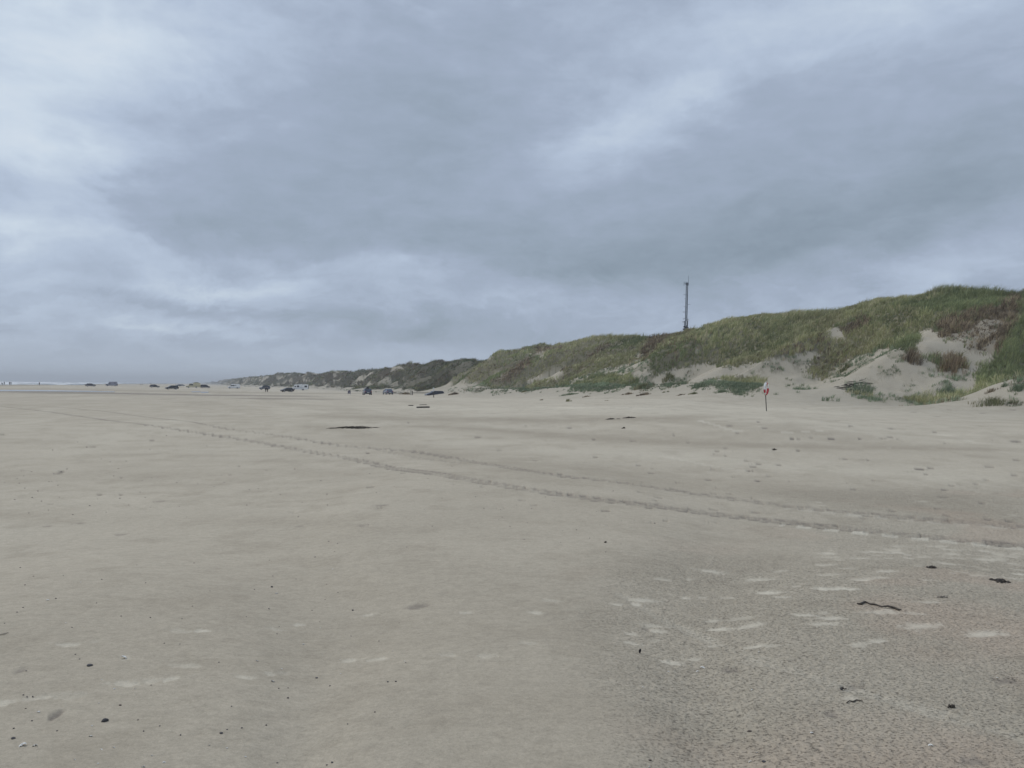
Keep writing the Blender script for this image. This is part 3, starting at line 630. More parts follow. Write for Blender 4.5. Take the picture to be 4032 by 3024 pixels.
# ------------------------------------------------------------------ dune grass
mgrass = bpy.data.materials.new('grass_blades'); mgrass.use_nodes = True
nt = mgrass.node_tree; B = nt.nodes['Principled BSDF']; ac = N('ShaderNodeAttribute', attribute_name='albedo'); L(ac.outputs['Color'], B.inputs['Base Color'])
B.inputs['Roughness'].default_value = .8; B.inputs['Specular IOR Level'].default_value = .08
GREEN = np.array([[.262, .262, .125], [.200, .212, .100], [.318, .300, .155], [.160, .180, .090], [.372, .335, .200]])
STRAW = np.array([[.215, .170, .108], [.145, .110, .072], [.300, .235, .150], [.120, .090, .062]])
BLUE = np.array([[.190, .225, .135], [.150, .190, .115], [.235, .255, .160]])
WIND = np.array([.80, .42, 0])
def blades(P, Z, H, Wd, nb, spread, cols, lean=.45, rg=rng):
    """P (n,2) tuft roots; bent two-segment blades; returns verts, quads+tris as tri faces, colours"""
    n = len(P); idx = np.repeat(np.arange(n), nb); m_ = len(idx)
    a = rg.uniform(0, 2 * np.pi, m_); rr_ = spread[idx] * np.sqrt(rg.random(m_))
    x0 = P[idx, 0] + rr_ * np.cos(a); y0 = P[idx, 1] + rr_ * np.sin(a); z0 = Z[idx] - .06
    h = H[idx] * rg.uniform(.6, 1.15, m_)
    ln = rg.normal(0, .22, (m_, 2)) + np.c_[np.cos(a), np.sin(a)] * .22 + WIND[:2] * lean
    wa = rg.uniform(-.6, .6, m_); wx, wy = np.cos(wa) * Wd[idx] / 2, np.sin(wa) * Wd[idx] / 2
    b0 = np.c_[x0 - wx, y0 - wy, z0]; b1 = np.c_[x0 + wx, y0 + wy, z0]
    mx_, my_ = x0 + ln[:, 0] * h * .35, y0 + ln[:, 1] * h * .35
    c0 = np.c_[mx_ - wx * .75, my_ - wy * .75, z0 + h * .62]; c1 = np.c_[mx_ + wx * .75, my_ + wy * .75, z0 + h * .62]
    tp = np.c_[x0 + ln[:, 0] * h, y0 + ln[:, 1] * h, z0 + h * rg.uniform(.80, 1.0, m_)]
    V = np.stack([b0, b1, c0, c1, tp], 1).reshape(-1, 3); k = np.arange(m_)[:, None] * 5
    Fc = np.concatenate([k + [0, 1, 3], k + [0, 3, 2], k + [2, 3, 4]])
    cc = cols[idx] * rg.uniform(.75, 1.25, (m_, 1)); C_ = np.repeat(cc[:, None, :], 5, 1); C_[:, 4] *= 1.15
    return V, Fc, C_.reshape(-1, 3)
n_s = 760000
a_ = np.radians(rng.uniform(-38, 44, n_s)); r_ = np.exp(rng.uniform(math.log(42), math.log(1700), n_s))
# more roots on the near slope, fewer where the picture cannot resolve them
kp = rng.random(n_s) < np.clip(1.25 - r_ / 900, .25, 1); a_, r_ = a_[kp], r_[kp]
gx, gy = r_ * np.sin(a_), r_ * np.cos(a_); gt = T(gx, gy)
kp = (gt > 30) & (gt < 97); gx, gy, r_ = gx[kp], gy[kp], r_[kp]
gzv = ground(gx, gy); g_, b_ = vegetation(gx, gy, gzv)
kp = rng.random(len(gx)) < g_ * 1.25; gx, gy, gzv, r_, g_, b_ = gx[kp], gy[kp], gzv[kp], r_[kp], g_[kp], b_[kp]
gt = T(gx, gy); gs = S(gx, gy)
lowz = (gt < 52) | (g_ < .85)
clump = fbm(gx / 1.9, gy / 2.2, 3, 701); big = fbm(gs / 13, gt / 16, 3, 705)
ii = rng.integers(0, 5, len(gx)); ii = np.where(big > .15, rng.choice([0, 2, 4], len(gx)), np.where(big < -.2, rng.choice([1, 3], len(gx)), ii))
gc = GREEN[ii]; isb = rng.random(len(gx)) < b_ * .95; gc[isb] = STRAW[rng.integers(0, 4, isb.sum())]
lb = lowz & ~isb; gc[lb] = BLUE[rng.integers(0, 3, lb.sum())]
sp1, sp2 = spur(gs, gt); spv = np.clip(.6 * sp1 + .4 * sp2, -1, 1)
gc = gc * (1 + .42 * clump[:, None]) * (1 + .50 * spv[:, None] * (gt > 50)[:, None]) * np.where(r_ > 230, .60, 1)[:, None]  # gullies darkened, spur crests lightened: relief shading put into blade colour
gully_dark = (spv < -.25) & (rng.random(len(gx)) < .45) & (gt > 52); gc[gully_dark] = STRAW[rng.integers(0, 4, gully_dark.sum())] * .9  # dead straw blades in gullies, also deepening the painted shade there
hh = (.72 + .55 * clump) * np.where(lowz, .55, 1) * (1 + np.clip((r_ - 200) / 500, 0, .8)); hh = hh * np.where((gt > 81) & (vnoise(gs / 2.3, gs * 0 + 2, 733) > .2), 1.9, 1); hh = np.clip(hh, .22, 1.75)
wd = np.maximum(.028, r_ * .00042)
near = r_ < 150
out_ = []
for msk, nb in ((near, 7), (~near, 4)):
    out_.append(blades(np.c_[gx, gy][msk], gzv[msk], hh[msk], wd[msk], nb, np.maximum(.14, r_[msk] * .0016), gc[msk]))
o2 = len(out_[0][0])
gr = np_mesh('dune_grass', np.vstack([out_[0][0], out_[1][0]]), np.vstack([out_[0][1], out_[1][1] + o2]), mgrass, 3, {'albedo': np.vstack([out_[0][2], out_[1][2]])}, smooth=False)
tag(gr, 'windblown olive green and straw coloured marram grass covering the dunes', 'grass', kind='stuff')
print('grass tufts', len(gx))

# ------------------------------------------------------------------ shape helpers
class MB:
    """collects shapes into one mesh"""
    def __init__(s): s.V = []; s.F = []
    def add(s, V, Fc):
        o = len(s.V); s.V += [tuple(v) for v in V]; s.F += [tuple(i + o for i in f) for f in Fc]; return s
    def box(s, x0, x1, y0, y1, z0, z1):
        V = [(x0, y0, z0), (x1, y0, z0), (x1, y1, z0), (x0, y1, z0), (x0, y0, z1), (x1, y0, z1), (x1, y1, z1), (x0, y1, z1)]
        return s.add(V, [(0, 3, 2, 1), (4, 5, 6, 7), (0, 1, 5, 4), (1, 2, 6, 5), (2, 3, 7, 6), (3, 0, 4, 7)])
    def tube(s, pts, r, n=8):
        pts = [Vector(p) for p in pts]; rs = r if isinstance(r, (list, tuple)) else [r] * len(pts); V = []; Fc = []
        for i, p in enumerate(pts):
            d = (pts[min(i + 1, len(pts) - 1)] - pts[max(i - 1, 0)]).normalized(); a = d.orthogonal().normalized(); b = d.cross(a)
            if i and (a - pa).length > 1e-3:
                a = (pa - d * pa.dot(d)).normalized(); b = d.cross(a)
            pa = a
            V += [p + (a * math.cos(q * 2 * math.pi / n) + b * math.sin(q * 2 * math.pi / n)) * rs[i] for q in range(n)]
        for i in range(len(pts) - 1):
            Fc += [(i * n + q, i * n + (q + 1) % n, (i + 1) * n + (q + 1) % n, (i + 1) * n + q) for q in range(n)]
        Fc += [tuple(range(n))[::-1], tuple((len(pts) - 1) * n + q for q in range(n))]
        return s.add(V, Fc)
    def lathe(s, prof, axis='y', c=(0, 0, 0), n=24, closed=False):
        """prof: (radius, along) pairs"""
        V = []; Fc = []; m_ = len(prof)
        for q in range(n):
            a = q * 2 * math.pi / n; ca, sa_ = math.cos(a), math.sin(a)
            for r, h in prof:
                p = (r * ca, h, r * sa_) if axis == 'y' else ((r * ca, r * sa_, h) if axis == 'z' else (h, r * ca, r * sa_))
                V.append((p[0] + c[0], p[1] + c[1], p[2] + c[2]))
        for q in range(n):
            for k in range(m_ if closed else m_ - 1):
                k1 = (k + 1) % m_
                Fc.append((q * m_ + k, q * m_ + k1, ((q + 1) % n) * m_ + k1, ((q + 1) % n) * m_ + k))
        return s.add(V, Fc)
    def prism(s, poly, y0, y1, w=None):
        """polygon in x-z extruded over y; w(z) narrows it"""
        n = len(poly); f = w or (lambda x, z: 1.0)
        V = [(x, y0 * f(x, z), z) for x, z in poly] + [(x, y1 * f(x, z), z) for x, z in poly]
        return s.add(V, [tuple(range(n)), tuple(range(2 * n - 1, n - 1, -1))] + [(i, n + i, n + (i + 1) % n, (i + 1) % n) for i in range(n)])
    def build(s, name, material, parent=None, bevel=0, smooth=False, segs=2):
        me = bpy.data.meshes.new(name); bm = bmesh.new()
        vs = [bm.verts.new(v) for v in s.V]
        for f in s.F:
            try: bm.faces.new([vs[i] for i in f])
            except ValueError: pass
        bmesh.ops.recalc_face_normals(bm, faces=bm.faces)
        if bevel:
            ed = [e for e in bm.edges if len(e.link_faces) == 2 and e.calc_face_angle(0) > .35]
            bmesh.ops.bevel(bm, geom=ed, offset=bevel, segments=segs, affect='EDGES', clamp_overlap=True)
        bm.to_mesh(me); bm.free(); me.materials.append(material)
        if smooth: me.polygons.foreach_set('use_smooth', [True] * len(me.polygons))
        return link(bpy.data.objects.new(name, me), parent)
def empty(name, loc, rz=0, label=None, cat=None, group=None, tilt=(0, 0)):
    o = bpy.data.objects.new(name, None); COL.objects.link(o); o.location = loc; o.rotation_euler = (tilt[0], tilt[1], rz); o.empty_display_size = .3
    return tag(o, label, cat, group)
def copy_tree(o, parent=None):
    kids = [c for c in bpy.data.objects if c.parent == o]
    c = o.copy(); COL.objects.link(c); c.parent = parent
    for ch in kids: copy_tree(ch, c)
    return c

M = dict(
 tyre=mat('tyre_rubber', (.022, .022, .024), .85, var=.2), rim=mat('wheel_rim', (.42, .43, .45), .35, .8), glass=mat('dark_glass', (.018, .022, .028), .08),
 black=mat('black_paint', (.012, .012, .018), .28, coat=.6, var=.1), navy=mat('navy_paint', (.018, .024, .050), .28, coat=.6, var=.1),
 plum=mat('dark_plum_paint', (.050, .045, .065), .32, coat=.6, var=.1), greyc=mat('grey_paint', (.085, .095, .115), .32, coat=.6, var=.1),
 blue=mat('blue_grey_paint', (.075, .095, .15), .3, coat=.6, var=.1), white=mat('white_paint', (.82, .82, .80), .35, coat=.5, var=.05), cream=mat('cream_paint', (.56, .51, .33), .5, var=.08),
 vangrey=mat('lilac_grey_paint', (.27, .27, .32), .45, var=.1), plastic=mat('dark_plastic', (.03, .03, .033), .6, var=.2), red=mat('lamp_red', (.30, .012, .015), .3),
 lamp=mat('lamp_glass', (.55, .57, .6), .15), plate=mat('plate_white', (.65, .65, .62), .5), roofg=mat('olive_canvas', (.135, .150, .105), .8, var=.2),
 stripe=mat('grey_stripe', (.30, .33, .38), .5), wood=mat('weathered_wood', (.30, .26, .21), .9, var=.3, scale=8, bump=.6), paleW=mat('bleached_wood', (.46, .43, .36), .9, var=.2, scale=8, bump=.5),
 darkW=mat('dark_wood', (.055, .048, .042), .85, var=.3, scale=9, bump=.6), steel=mat('galvanised_steel', (.13, .15, .17), .5, .5, var=.15, scale=3),
 steelD=mat('dark_steel', (.075, .09, .105), .55, .3, var=.15, scale=3), whiteP=mat('white_panel', (.72, .73, .73), .4, var=.05), drum=mat('dark_antenna_drum', (.02, .024, .028), .5),
 redP=mat('red_foam', (.46, .018, .026), .5, var=.12, scale=20), whiteF=mat('white_foam', (.80, .80, .77), .5, var=.05, scale=20), rope=mat('rope', (.38, .38, .33), .9, var=.2, scale=80),
 jack=mat('dark_jacket', (.014, .014, .030), .85, var=.25, scale=9), trou=mat('dark_trousers', (.013, .013, .017), .9, var=.25, scale=9), skin=mat('skin', (.42, .26, .19), .6),
 hair=mat('brown_hair', (.05, .032, .02), .8), board=mat('plum_grey_board', (.115, .10, .125), .6, var=.2, scale=4), weed=mat('dried_seaweed', (.062, .050, .038), .75, var=.4, scale=30, bump=.6),
 stone=mat('dark_pebble', (.045, .042, .044), .55, var=.5, scale=40, bump=.4), stone2=mat('brown_pebble', (.11, .085, .066), .65, var=.4, scale=40, bump=.4),
 shell=mat('white_shell', (.74, .72, .66), .45, var=.12, scale=30, bump=.3), mussel=mat('mussel_shell', (.012, .012, .022), .3, var=.3, scale=30))

# ------------------------------------------------------------------ vehicles (x forward, y left, z up, origin on the ground)
def wheel(root, x, y, r, w=.22):
    sgn = 1 if y > 0 else -1
    t = MB().lathe([(r * .62, -w / 2), (r * .93, -w / 2), (r, -w * .32), (r, w * .32), (r * .93, w / 2), (r * .62, w / 2)], 'y', (x, y, r), 28, closed=True).build('wheel', M['tyre'], root, smooth=False)
    q = MB().lathe([(0, sgn * w * .36), (r * .16, sgn * w * .40), (r * .56, sgn * w * .30), (r * .63, sgn * w * .46), (r * .63, -sgn * w * .4), (0, -sgn * w * .4)], 'y', (x, y, r), 20)
    for k in range(5):
        a = k * 2 * math.pi / 5
        q.tube([(x + .14 * r * math.cos(a), y + sgn * w * .42, r + .14 * r * math.sin(a)), (x + .58 * r * math.cos(a), y + sgn * w * .40, r + .58 * r * math.sin(a))], r * .07, 6)
    q.build('rim', M['rim'], t)
def arch(xc, r, z0, n=8):
    """points of a wheel arch in the sill line, from front to rear"""
    return [(xc + r * math.cos(math.pi * k / n), max(z0, .30 + r * math.sin(math.pi * k / n))) for k in range(n + 1)]
def vehicle(name, label, cat, loc, rz, paint, Ln=4.4, Wd=1.8, axles=(1.35, -1.3), wr=.32, hood=None, belt=None, cab=None, sidewin=(), windscreen=True, rearwin=True, narrow=.80,
            sill=.26, group='vehicles parked on the beach', lights=True, bottom=None, gmat=None, mirror=True, bev=.05):
    """hood/belt: upper outline of the lower body (x, z) from nose to tail; cab: (x_base_front, x_roof_front, x_roof_rear, x_base_rear, z_belt, z_roof)"""
    root = empty(name, loc, rz, label, cat, group); w = Wd / 2; L2 = Ln / 2
    low = [(-L2 + .04, .42), (-L2 + .10, sill)]
    a1 = arch(axles[1], wr + .07, sill)[::-1]; a0 = arch(axles[0], wr + .07, sill)[::-1]
    low += [(a1[0][0], sill)] + a1[1:-1] + [(a1[-1][0], sill), (a0[0][0], sill)] + a0[1:-1] + [(a0[-1][0], sill), (L2 - .12, sill), (L2 - .02, .42)]
    poly = low + hood
    def wf(x, z): return (1 - .10 * max(0, abs(x) / L2 - .72) / .28 * 1.0) * (1 - .04 * max(0, z - .7))
    body = MB().prism(poly, -w, w, wf).build('body', M[paint], root, bevel=bev)
    xbf, xrf, xrr, xbr, zb, zr = cab; wn_ = w * narrow; wb = w * .955
    g = MB(); n_ = 5
    st = [(xbf, zb), (xrf, zr - .03), (xrf - .25, zr), (xrr + .25, zr), (xrr, zr - .04), (xbr, zb)]
    def wy(z): return wb + (wn_ - wb) * np.clip((z - zb) / (zr - zb), 0, 1)
    V = [(x, -wy(z), z) for x, z in st] + [(x, wy(z), z) for x, z in st]; k = len(st)
    g.add(V, [tuple(range(k)), tuple(range(2 * k - 1, k - 1, -1))] + [(i, k + i, k + (i + 1) % k, (i + 1) % k) for i in range(k)])
    g.build('roof', M[gmat or paint], root, bevel=.04)
    def edge_x(z, front):
        f = (z - zb) / (zr - .03 - zb)
        return (xbf + (xrf - xbf) * f) if front else (xbr + (xrr - xbr) * f)
    for sg in (-1, 1):
        for quad in sidewin:
            pts = [(x, sg * (wy(z) + .012), z) for x, z in quad]; pin = [(x, sg * (wy(z) - .02), z) for x, z in quad]; n = len(quad)
            MB().add(pts + pin, [tuple(range(n)), tuple(range(2 * n - 1, n - 1, -1))] + [(i, n + i, n + (i + 1) % n, (i + 1) % n) for i in range(n)]).build('side_window', M['glass'], root)
    def pane(nm, front, z0, z1, inset):
        o = .014 if front else -.014
        P = [(edge_x(z, front) + o, s_ * (wy(z) - inset), z) for z, s_ in ((z0, -1), (z0, 1), (z1, 1), (z1, -1))]; Q = [(x - o * 2.5, y, z) for x, y, z in P]
        MB().add(P + Q, [(0, 1, 2, 3), (7, 6, 5, 4), (0, 4, 5, 1), (1, 5, 6, 2), (2, 6, 7, 3), (3, 7, 4, 0)]).build(nm, M['glass'], root)
    if windscreen: pane('windscreen', True, zb + .05, zr - .12, .09)
    if rearwin: pane('rear_window', False, zb + .08, zr - .14, .12)
    for ax in axles:
        for sg in (-1, 1): wheel(root, ax, sg * (w - .10), wr)
    if lights:
        zl = .66
        for sg in (-1, 1):
            MB().box(L2 - .16, L2 - .005, sg * w * .58, sg * w * .86, zl - .07, zl + .07).build('headlight', M['lamp'], root, bevel=.02)
            MB().box(-L2 + .0, -L2 + .14, sg * w * .66, sg * w * .895, zl + .02, zl + .22).build('tail_light', M['red'], root, bevel=.02)
        MB().box(-L2 - .022, -L2 + .03, -.26, .26, .50, .62).build('number_plate', M['plate'], root)
        MB().box(-L2 - .012, -L2 + .1, -w * .82, w * .82, .30, .44).build('bumper', M['plastic'], root, bevel=.02)
        MB().box(L2 - .1, L2 + .012, -w * .80, w * .80, .30, .46).build('bumper', M['plastic'], root, bevel=.02)
    if mirror:
        for sg in (-1, 1): MB().box(xbf - .42, xbf - .30, sg * w * .97, sg * (w * .97 + .17), zb + .02, zb + .16).build('wing_mirror', M[paint], root, bevel=.03)
    return root
def heading(col, d, left=True, turn=0.0):
    """heading of a vehicle seen side-on from the camera, nose to the left or right, turned by some degrees"""
    a = math.atan2((col - W0 / 2) / F, 1.0)
    return (math.pi if left else 0.0) - a + R(turn)
HB = dict(Ln=4.35, hood=[(2.14, .62), (1.95, .80), (1.15, .98), (-1.95, 1.0), (-2.13, .72)], cab=(1.20, .45, -1.45, -2.0, .96, 1.47),
          sidewin=[[(.86, 1.02), (.38, 1.36), (-.28, 1.37), (-.28, 1.02)], [(-.36, 1.02), (-.36, 1.37), (-1.30, 1.34), (-1.55, 1.04)]])
SED = dict(Ln=4.7, hood=[(2.3, .60), (2.1, .76), (1.2, .92), (-1.7, .98), (-2.2, .96), (-2.32, .68)], cab=(1.25, .40, -.95, -1.75, .92, 1.44),
           sidewin=[[(.80, .98), (.34, 1.33), (-.28, 1.34), (-.28, .98)], [(-.36, .98), (-.36, 1.34), (-.95, 1.32), (-1.38, 1.0)]], axles=(1.45, -1.35))
EST = dict(Ln=4.6, hood=[(2.26, .60), (2.08, .78), (1.25, .94), (-2.1, 1.0), (-2.27, .70)], cab=(1.30, .52, -1.85, -2.2, .93, 1.50),
           sidewin=[[(.90, .99), (.44, 1.38), (-.20, 1.39), (-.20, .99)], [(-.28, .99), (-.28, 1.39), (-1.10, 1.39), (-1.10, .99)], [(-1.18, .99), (-1.18, 1.38), (-1.80, 1.33), (-1.95, 1.02)]], axles=(1.4, -1.35))
VAN = dict(Ln=5.9, Wd=2.0, wr=.36, axles=(1.95, -1.65), narrow=.88, rearwin=False)

# 1 dark car beyond the runnel
vehicle('parked_car', 'small dark purple-grey car parked by itself left of the high grey van', 'car', place(357, 348), heading(357, 348, False), 'plum', Wd=1.78, **HB)
# 2 tall grey van
v2 = vehicle('camper_van', 'high-roofed grey van with dark nose and tail facing the sea, third vehicle-sized shape from the left', 'van', place(440, 408), heading(440, 408, True), 'vangrey',
    hood=[(2.9, .7), (2.75, .98), (1.95, 1.22), (-2.85, 1.22), (-2.93, .7)], cab=(2.0, 1.15, -2.7, -2.88, 1.18, 2.45), sidewin=[[(1.55, 1.28), (1.05, 1.85), (.62, 1.85), (.62, 1.28)], [(-1.1, 1.5), (-1.1, 1.95), (-1.9, 1.95), (-1.9, 1.5)]], **VAN)
v2['label'] = 'high-roofed lilac-grey van with dark nose and tail parked near the surf'
MB().prism([(-2.96, .45), (-2.4, .45), (-2.4, 1.16), (-2.92, 1.16)], -1.02, 1.02).build('tail_panel', M['plum'], v2, bevel=.02)
MB().prism([(2.98, .36), (2.35, .72), (1.9, 1.2), (2.5, 1.14), (2.94, .82)], -1.012, 1.012).build('nose_panel', M['plum'], v2, bevel=.02)
# 3 dark car with raised tailgate
v3 = vehicle('parked_car', 'dark car with its tailgate raised, parked between the grey van and the black estate', 'car', place(609, 348), heading(609, 348, False), 'black', Wd=1.78, **HB)
tg = MB().prism([(-1.50, 1.48), (-1.42, 1.52), (-2.12, 2.26), (-2.22, 2.20)], -.66, .66).build('tailgate', M['black'], v3, bevel=.02)
# 4 black estate
vehicle('parked_car', 'black estate car with pale wheel rims facing left, nearest of the cars by the runnel', 'car', place(677, 280), heading(677, 280, True, 12), 'black', Wd=1.8, **EST)
# far cars
vehicle('parked_car', 'faint far-off dark car just above the black estate', 'car', place(703, 560), heading(703, 560, True, 35), 'greyc', Wd=1.78, **HB)
vehicle('parked_car', 'faintest low car far along the beach left of the cream camper', 'car', place(717, 640), heading(717, 640, False, -30), 'greyc', Wd=1.78, **SED)
# 5 cream camper
v5 = vehicle('camper_van', 'old cream-coloured camper with boxy raised body and olive roof hatch', 'camper', place(762, 372), heading(762, 372, True), 'cream', Ln=6.7, Wd=2.1, wr=.38, axles=(2.35, -1.3), narrow=.93, rearwin=False, sill=.34,
    hood=[(3.3, .7), (3.15, 1.02), (2.25, 1.18), (-3.25, 1.2), (-3.33, .7)], cab=(2.3, 1.75, .2, -.02, 1.15, 2.2), sidewin=[[(1.95, 1.3), (1.66, 2.02), (1.25, 2.02), (1.25, 1.3)], [(1.12, 1.3), (1.12, 2.02), (.25, 2.02), (.25, 1.3)]])
MB().prism([(.12, 1.12), (.12, 2.45), (.35, 2.62), (-3.0, 2.62), (-3.25, 2.45), (-3.3, 1.12)], -1.1, 1.1).build('living_box', M['cream'], v5, bevel=.06)
MB().box(-2.35, -.3, -.75, .75, 2.60, 2.86).build('roof_hatch', M['roofg'], v5, bevel=.05)
MB().tube([(.30, .6, 2.55), (.42, .6, 2.86), (.6, .6, 2.9)], .05).build('roof_vent', M['roofg'], v5)
for sg in (-1, 1): MB().box(3.0, 3.34, sg * .55, sg * 1.02, .42, .9).build('grille', M['plastic'], v5, bevel=.03)
# 6 dark people carrier behind it
vehicle('parked_car', 'dark slate people carrier half hidden behind the rear of the cream camper', 'car', place(808, 378), heading(808, 378, False), 'plum', Ln=4.8, Wd=1.85, narrow=.84,
    hood=[(2.36, .62), (2.1, .86), (1.5, 1.05), (-2.2, 1.08), (-2.38, .75)], cab=(1.6, .62, -1.95, -2.28, 1.02, 1.78), axles=(1.5, -1.4),
    sidewin=[[(1.2, 1.1), (.6, 1.62), (.0, 1.63), (.0, 1.1)], [(-.08, 1.1), (-.08, 1.63), (-1.0, 1.63), (-1.0, 1.1)], [(-1.08, 1.1), (-1.08, 1.62), (-1.9, 1.58), (-2.05, 1.12)]])
# 7 white van
v7 = vehicle('delivery_van', 'white panel van with dark side glass standing alone below the far dunes', 'van', place(921, 372), heading(921, 372, True), 'white',
    hood=[(2.9, .7), (2.78, .95), (2.1, 1.2), (-2.85, 1.2), (-2.93, .7)], cab=(2.15, 1.1, -2.75, -2.88, 1.16, 2.3), sidewin=[[(1.75, 1.26), (1.2, 1.8), (.75, 1.8), (.75, 1.26)], [(.65, 1.26), (.65, 1.8), (-.35, 1.8), (-.35, 1.26)], [(-.75, 1.35), (-.75, 1.85), (-1.0, 1.85), (-1.1, 1.35)]], **VAN)
MB().box(-2.9, 2.6, -1.015, 1.015, .30, .44).build('side_skirt', M['plastic'], v7, bevel=.02)
# 8 off-roader with roof load
v8 = vehicle('off_road_car', 'dark square off-roader with a box on its roof, parked behind two standing walkers', 'car', place(1042, 336), heading(1042, 336, True, 8), 'greyc', Ln=4.6, Wd=1.85, wr=.38, narrow=.90, sill=.36,
    hood=[(2.28, .7), (2.22, 1.02), (1.1, 1.10), (-2.2, 1.12), (-2.28, .7)], cab=(1.1, .75, -2.05, -2.2, 1.08, 1.82), axles=(1.4, -1.35),
    sidewin=[[(.82, 1.16), (.66, 1.66), (.05, 1.67), (.05, 1.16)], [(-.05, 1.16), (-.05, 1.67), (-.95, 1.67), (-.95, 1.16)], [(-1.05, 1.16), (-1.05, 1.66), (-1.95, 1.66), (-2.05, 1.16)]])
MB().box(-1.35, .15, -.6, .6, 1.88, 2.12).build('roof_box', M['drum'], v8, bevel=.06)
for x in (-1.1, -.1): MB().box(x - .03, x + .03, -.7, .7, 1.81, 1.89).build('roof_bar', M['plastic'], v8)
q = MB().lathe([(0, -.1), (.34, -.1), (.36, 0), (.34, .1), (0, .1)], 'x', (-2.38, 0, 1.05), 20).build('spare_wheel', M['tyre'], v8)
# 10 black hatchback in front of the motorhome
vehicle('parked_car', 'black hatchback in front of the white motorhome, nose to the left', 'car', place(1131, 257), heading(1131, 257, True, 22), 'black', Wd=1.8, **dict(HB, cab=(1.20, .45, -1.45, -2.0, .96, 1.50)))
# 11 motorhome
v11 = empty('motorhome', place(1181, 331), heading(1181, 331, True, 4), 'long white motorhome with grey swoosh and dark square windows', 'motorhome', 'vehicles parked on the beach')
a1 = arch(-1.35, .45, .35)[::-1]; a0 = arch(2.55, .45, .35)[::-1]
poly = [(-3.55, .42)] + [(a1[0][0], .38)] + a1[1:-1] + [(a1[-1][0], .38), (a0[0][0], .38)] + a0[1:-1] + [(a0[-1][0], .38), (3.5, .38), (3.55, .8), (3.35, 1.05), (2.85, 1.35), (2.35, 1.95), (2.45, 2.15), (2.1, 2.58), (-3.3, 2.72), (-3.55, 2.6)]
MB().prism(poly, -1.12, 1.12).build('body', M['white'], v11, bevel=.05)
for sg in (-1, 1):
    y0, y1 = sorted((sg * 1.10, sg * 1.135))
    MB().prism([(2.55, 1.38), (2.12, 1.95), (1.78, 1.95), (1.78, 1.38)], y0, y1).build('cab_window', M['glass'], v11)
    for (xa, xb) in ((.45, 1.35), (-2.95, -1.95)):
        f = MB().prism([(xa - .06, 1.36), (xb + .06, 1.36), (xb + .06, 2.16), (xa - .06, 2.16)], *sorted((sg * 1.10, sg * 1.132))).build('window', M['stripe'], v11)
        MB().prism([(xa, 1.42), (xb, 1.42), (xb, 2.10), (xa, 2.10)], *sorted((sg * 1.12, sg * 1.145))).build('pane', M['glass'], f)
    MB().prism([(2.9, .88), (1.4, 1.0), (.2, 1.26), (-1.4, 1.2), (-3.2, 1.24), (-1.4, 1.10), (.2, 1.10), (1.5, .78)], y0 * 1.0, y1 * .998).build('side_stripe', M['stripe'], v11)
    MB().box(2.72, 2.84, *sorted((sg * 1.13, sg * 1.36)), 1.35, 1.72).build('wing_mirror', M['whiteP'], v11, bevel=.03)
MB().prism([(-.15, .5), (-.85, .5), (-.85, 2.2), (-.15, 2.2)], 1.10, 1.13).build('door', M['whiteP'], v11)
MB().add([(2.86, -.95, 1.40), (2.86, .95, 1.40), (2.40, .9, 1.93), (2.40, -.9, 1.93), (2.80, -.95, 1.36), (2.80, .95, 1.36), (2.34, .9, 1.89), (2.34, -.9, 1.89)], [(0, 1, 2, 3), (7, 6, 5, 4), (0, 4, 5, 1), (1, 5, 6, 2), (2, 6, 7, 3), (3, 7, 4, 0)]).build('windscreen', M['glass'], v11)
MB().box(-.9, -.3, -.3, .3, 2.66, 2.80).build('roof_hatch', M['whiteP'], v11, bevel=.03)
MB().box(3.3, 3.58, -.95, .95, .42, .72).build('bumper', M['whiteP'], v11, bevel=.03)
for ax in (2.55, -1.35):
    for sg in (-1, 1): wheel(v11, ax, sg * 1.0, .38)
MB().box(-3.80, -3.58, -.8, .8, .72, 2.35).build('bicycle_cover', M['plastic'], v11, bevel=.06)
# 13 car with roof load, seen from behind
def away(col, turn=0): return math.pi / 2 - math.atan2((col - W0 / 2) / F, 1.0) + R(turn)
v13 = vehicle('parked_car', 'dark blue car seen from behind with a round load on its roof', 'car', place(1446, 177), away(1446, 7), 'navy', Wd=1.82, **dict(HB, Ln=4.35))
MB().box(-1.2, .6, -.30, .42, 1.56, 1.95).build('roof_box', M['black'], v13, bevel=.13, segs=3)
for x in (-.9, .3): MB().box(x - .03, x + .03, -.6, .6, 1.475, 1.57).build('roof_bar', M['plastic'], v13)
# 14 grey car seen from behind
vehicle('parked_car', 'grey-blue saloon car seen from behind near the pale post at the dune gap', 'car', place(1528, 187), away(1528, 14), 'blue', Wd=1.78, **SED)
# 17 dark car half hidden by a rise
p17 = place(1712, 176); v17 = vehicle('parked_car', 'dark slate car with pale windscreen behind the sand rise beside the striped marker post', 'car', (p17[0], p17[1], p17[2] - .62), heading(1712, 176, True, 20), 'navy', Wd=1.8, **EST)

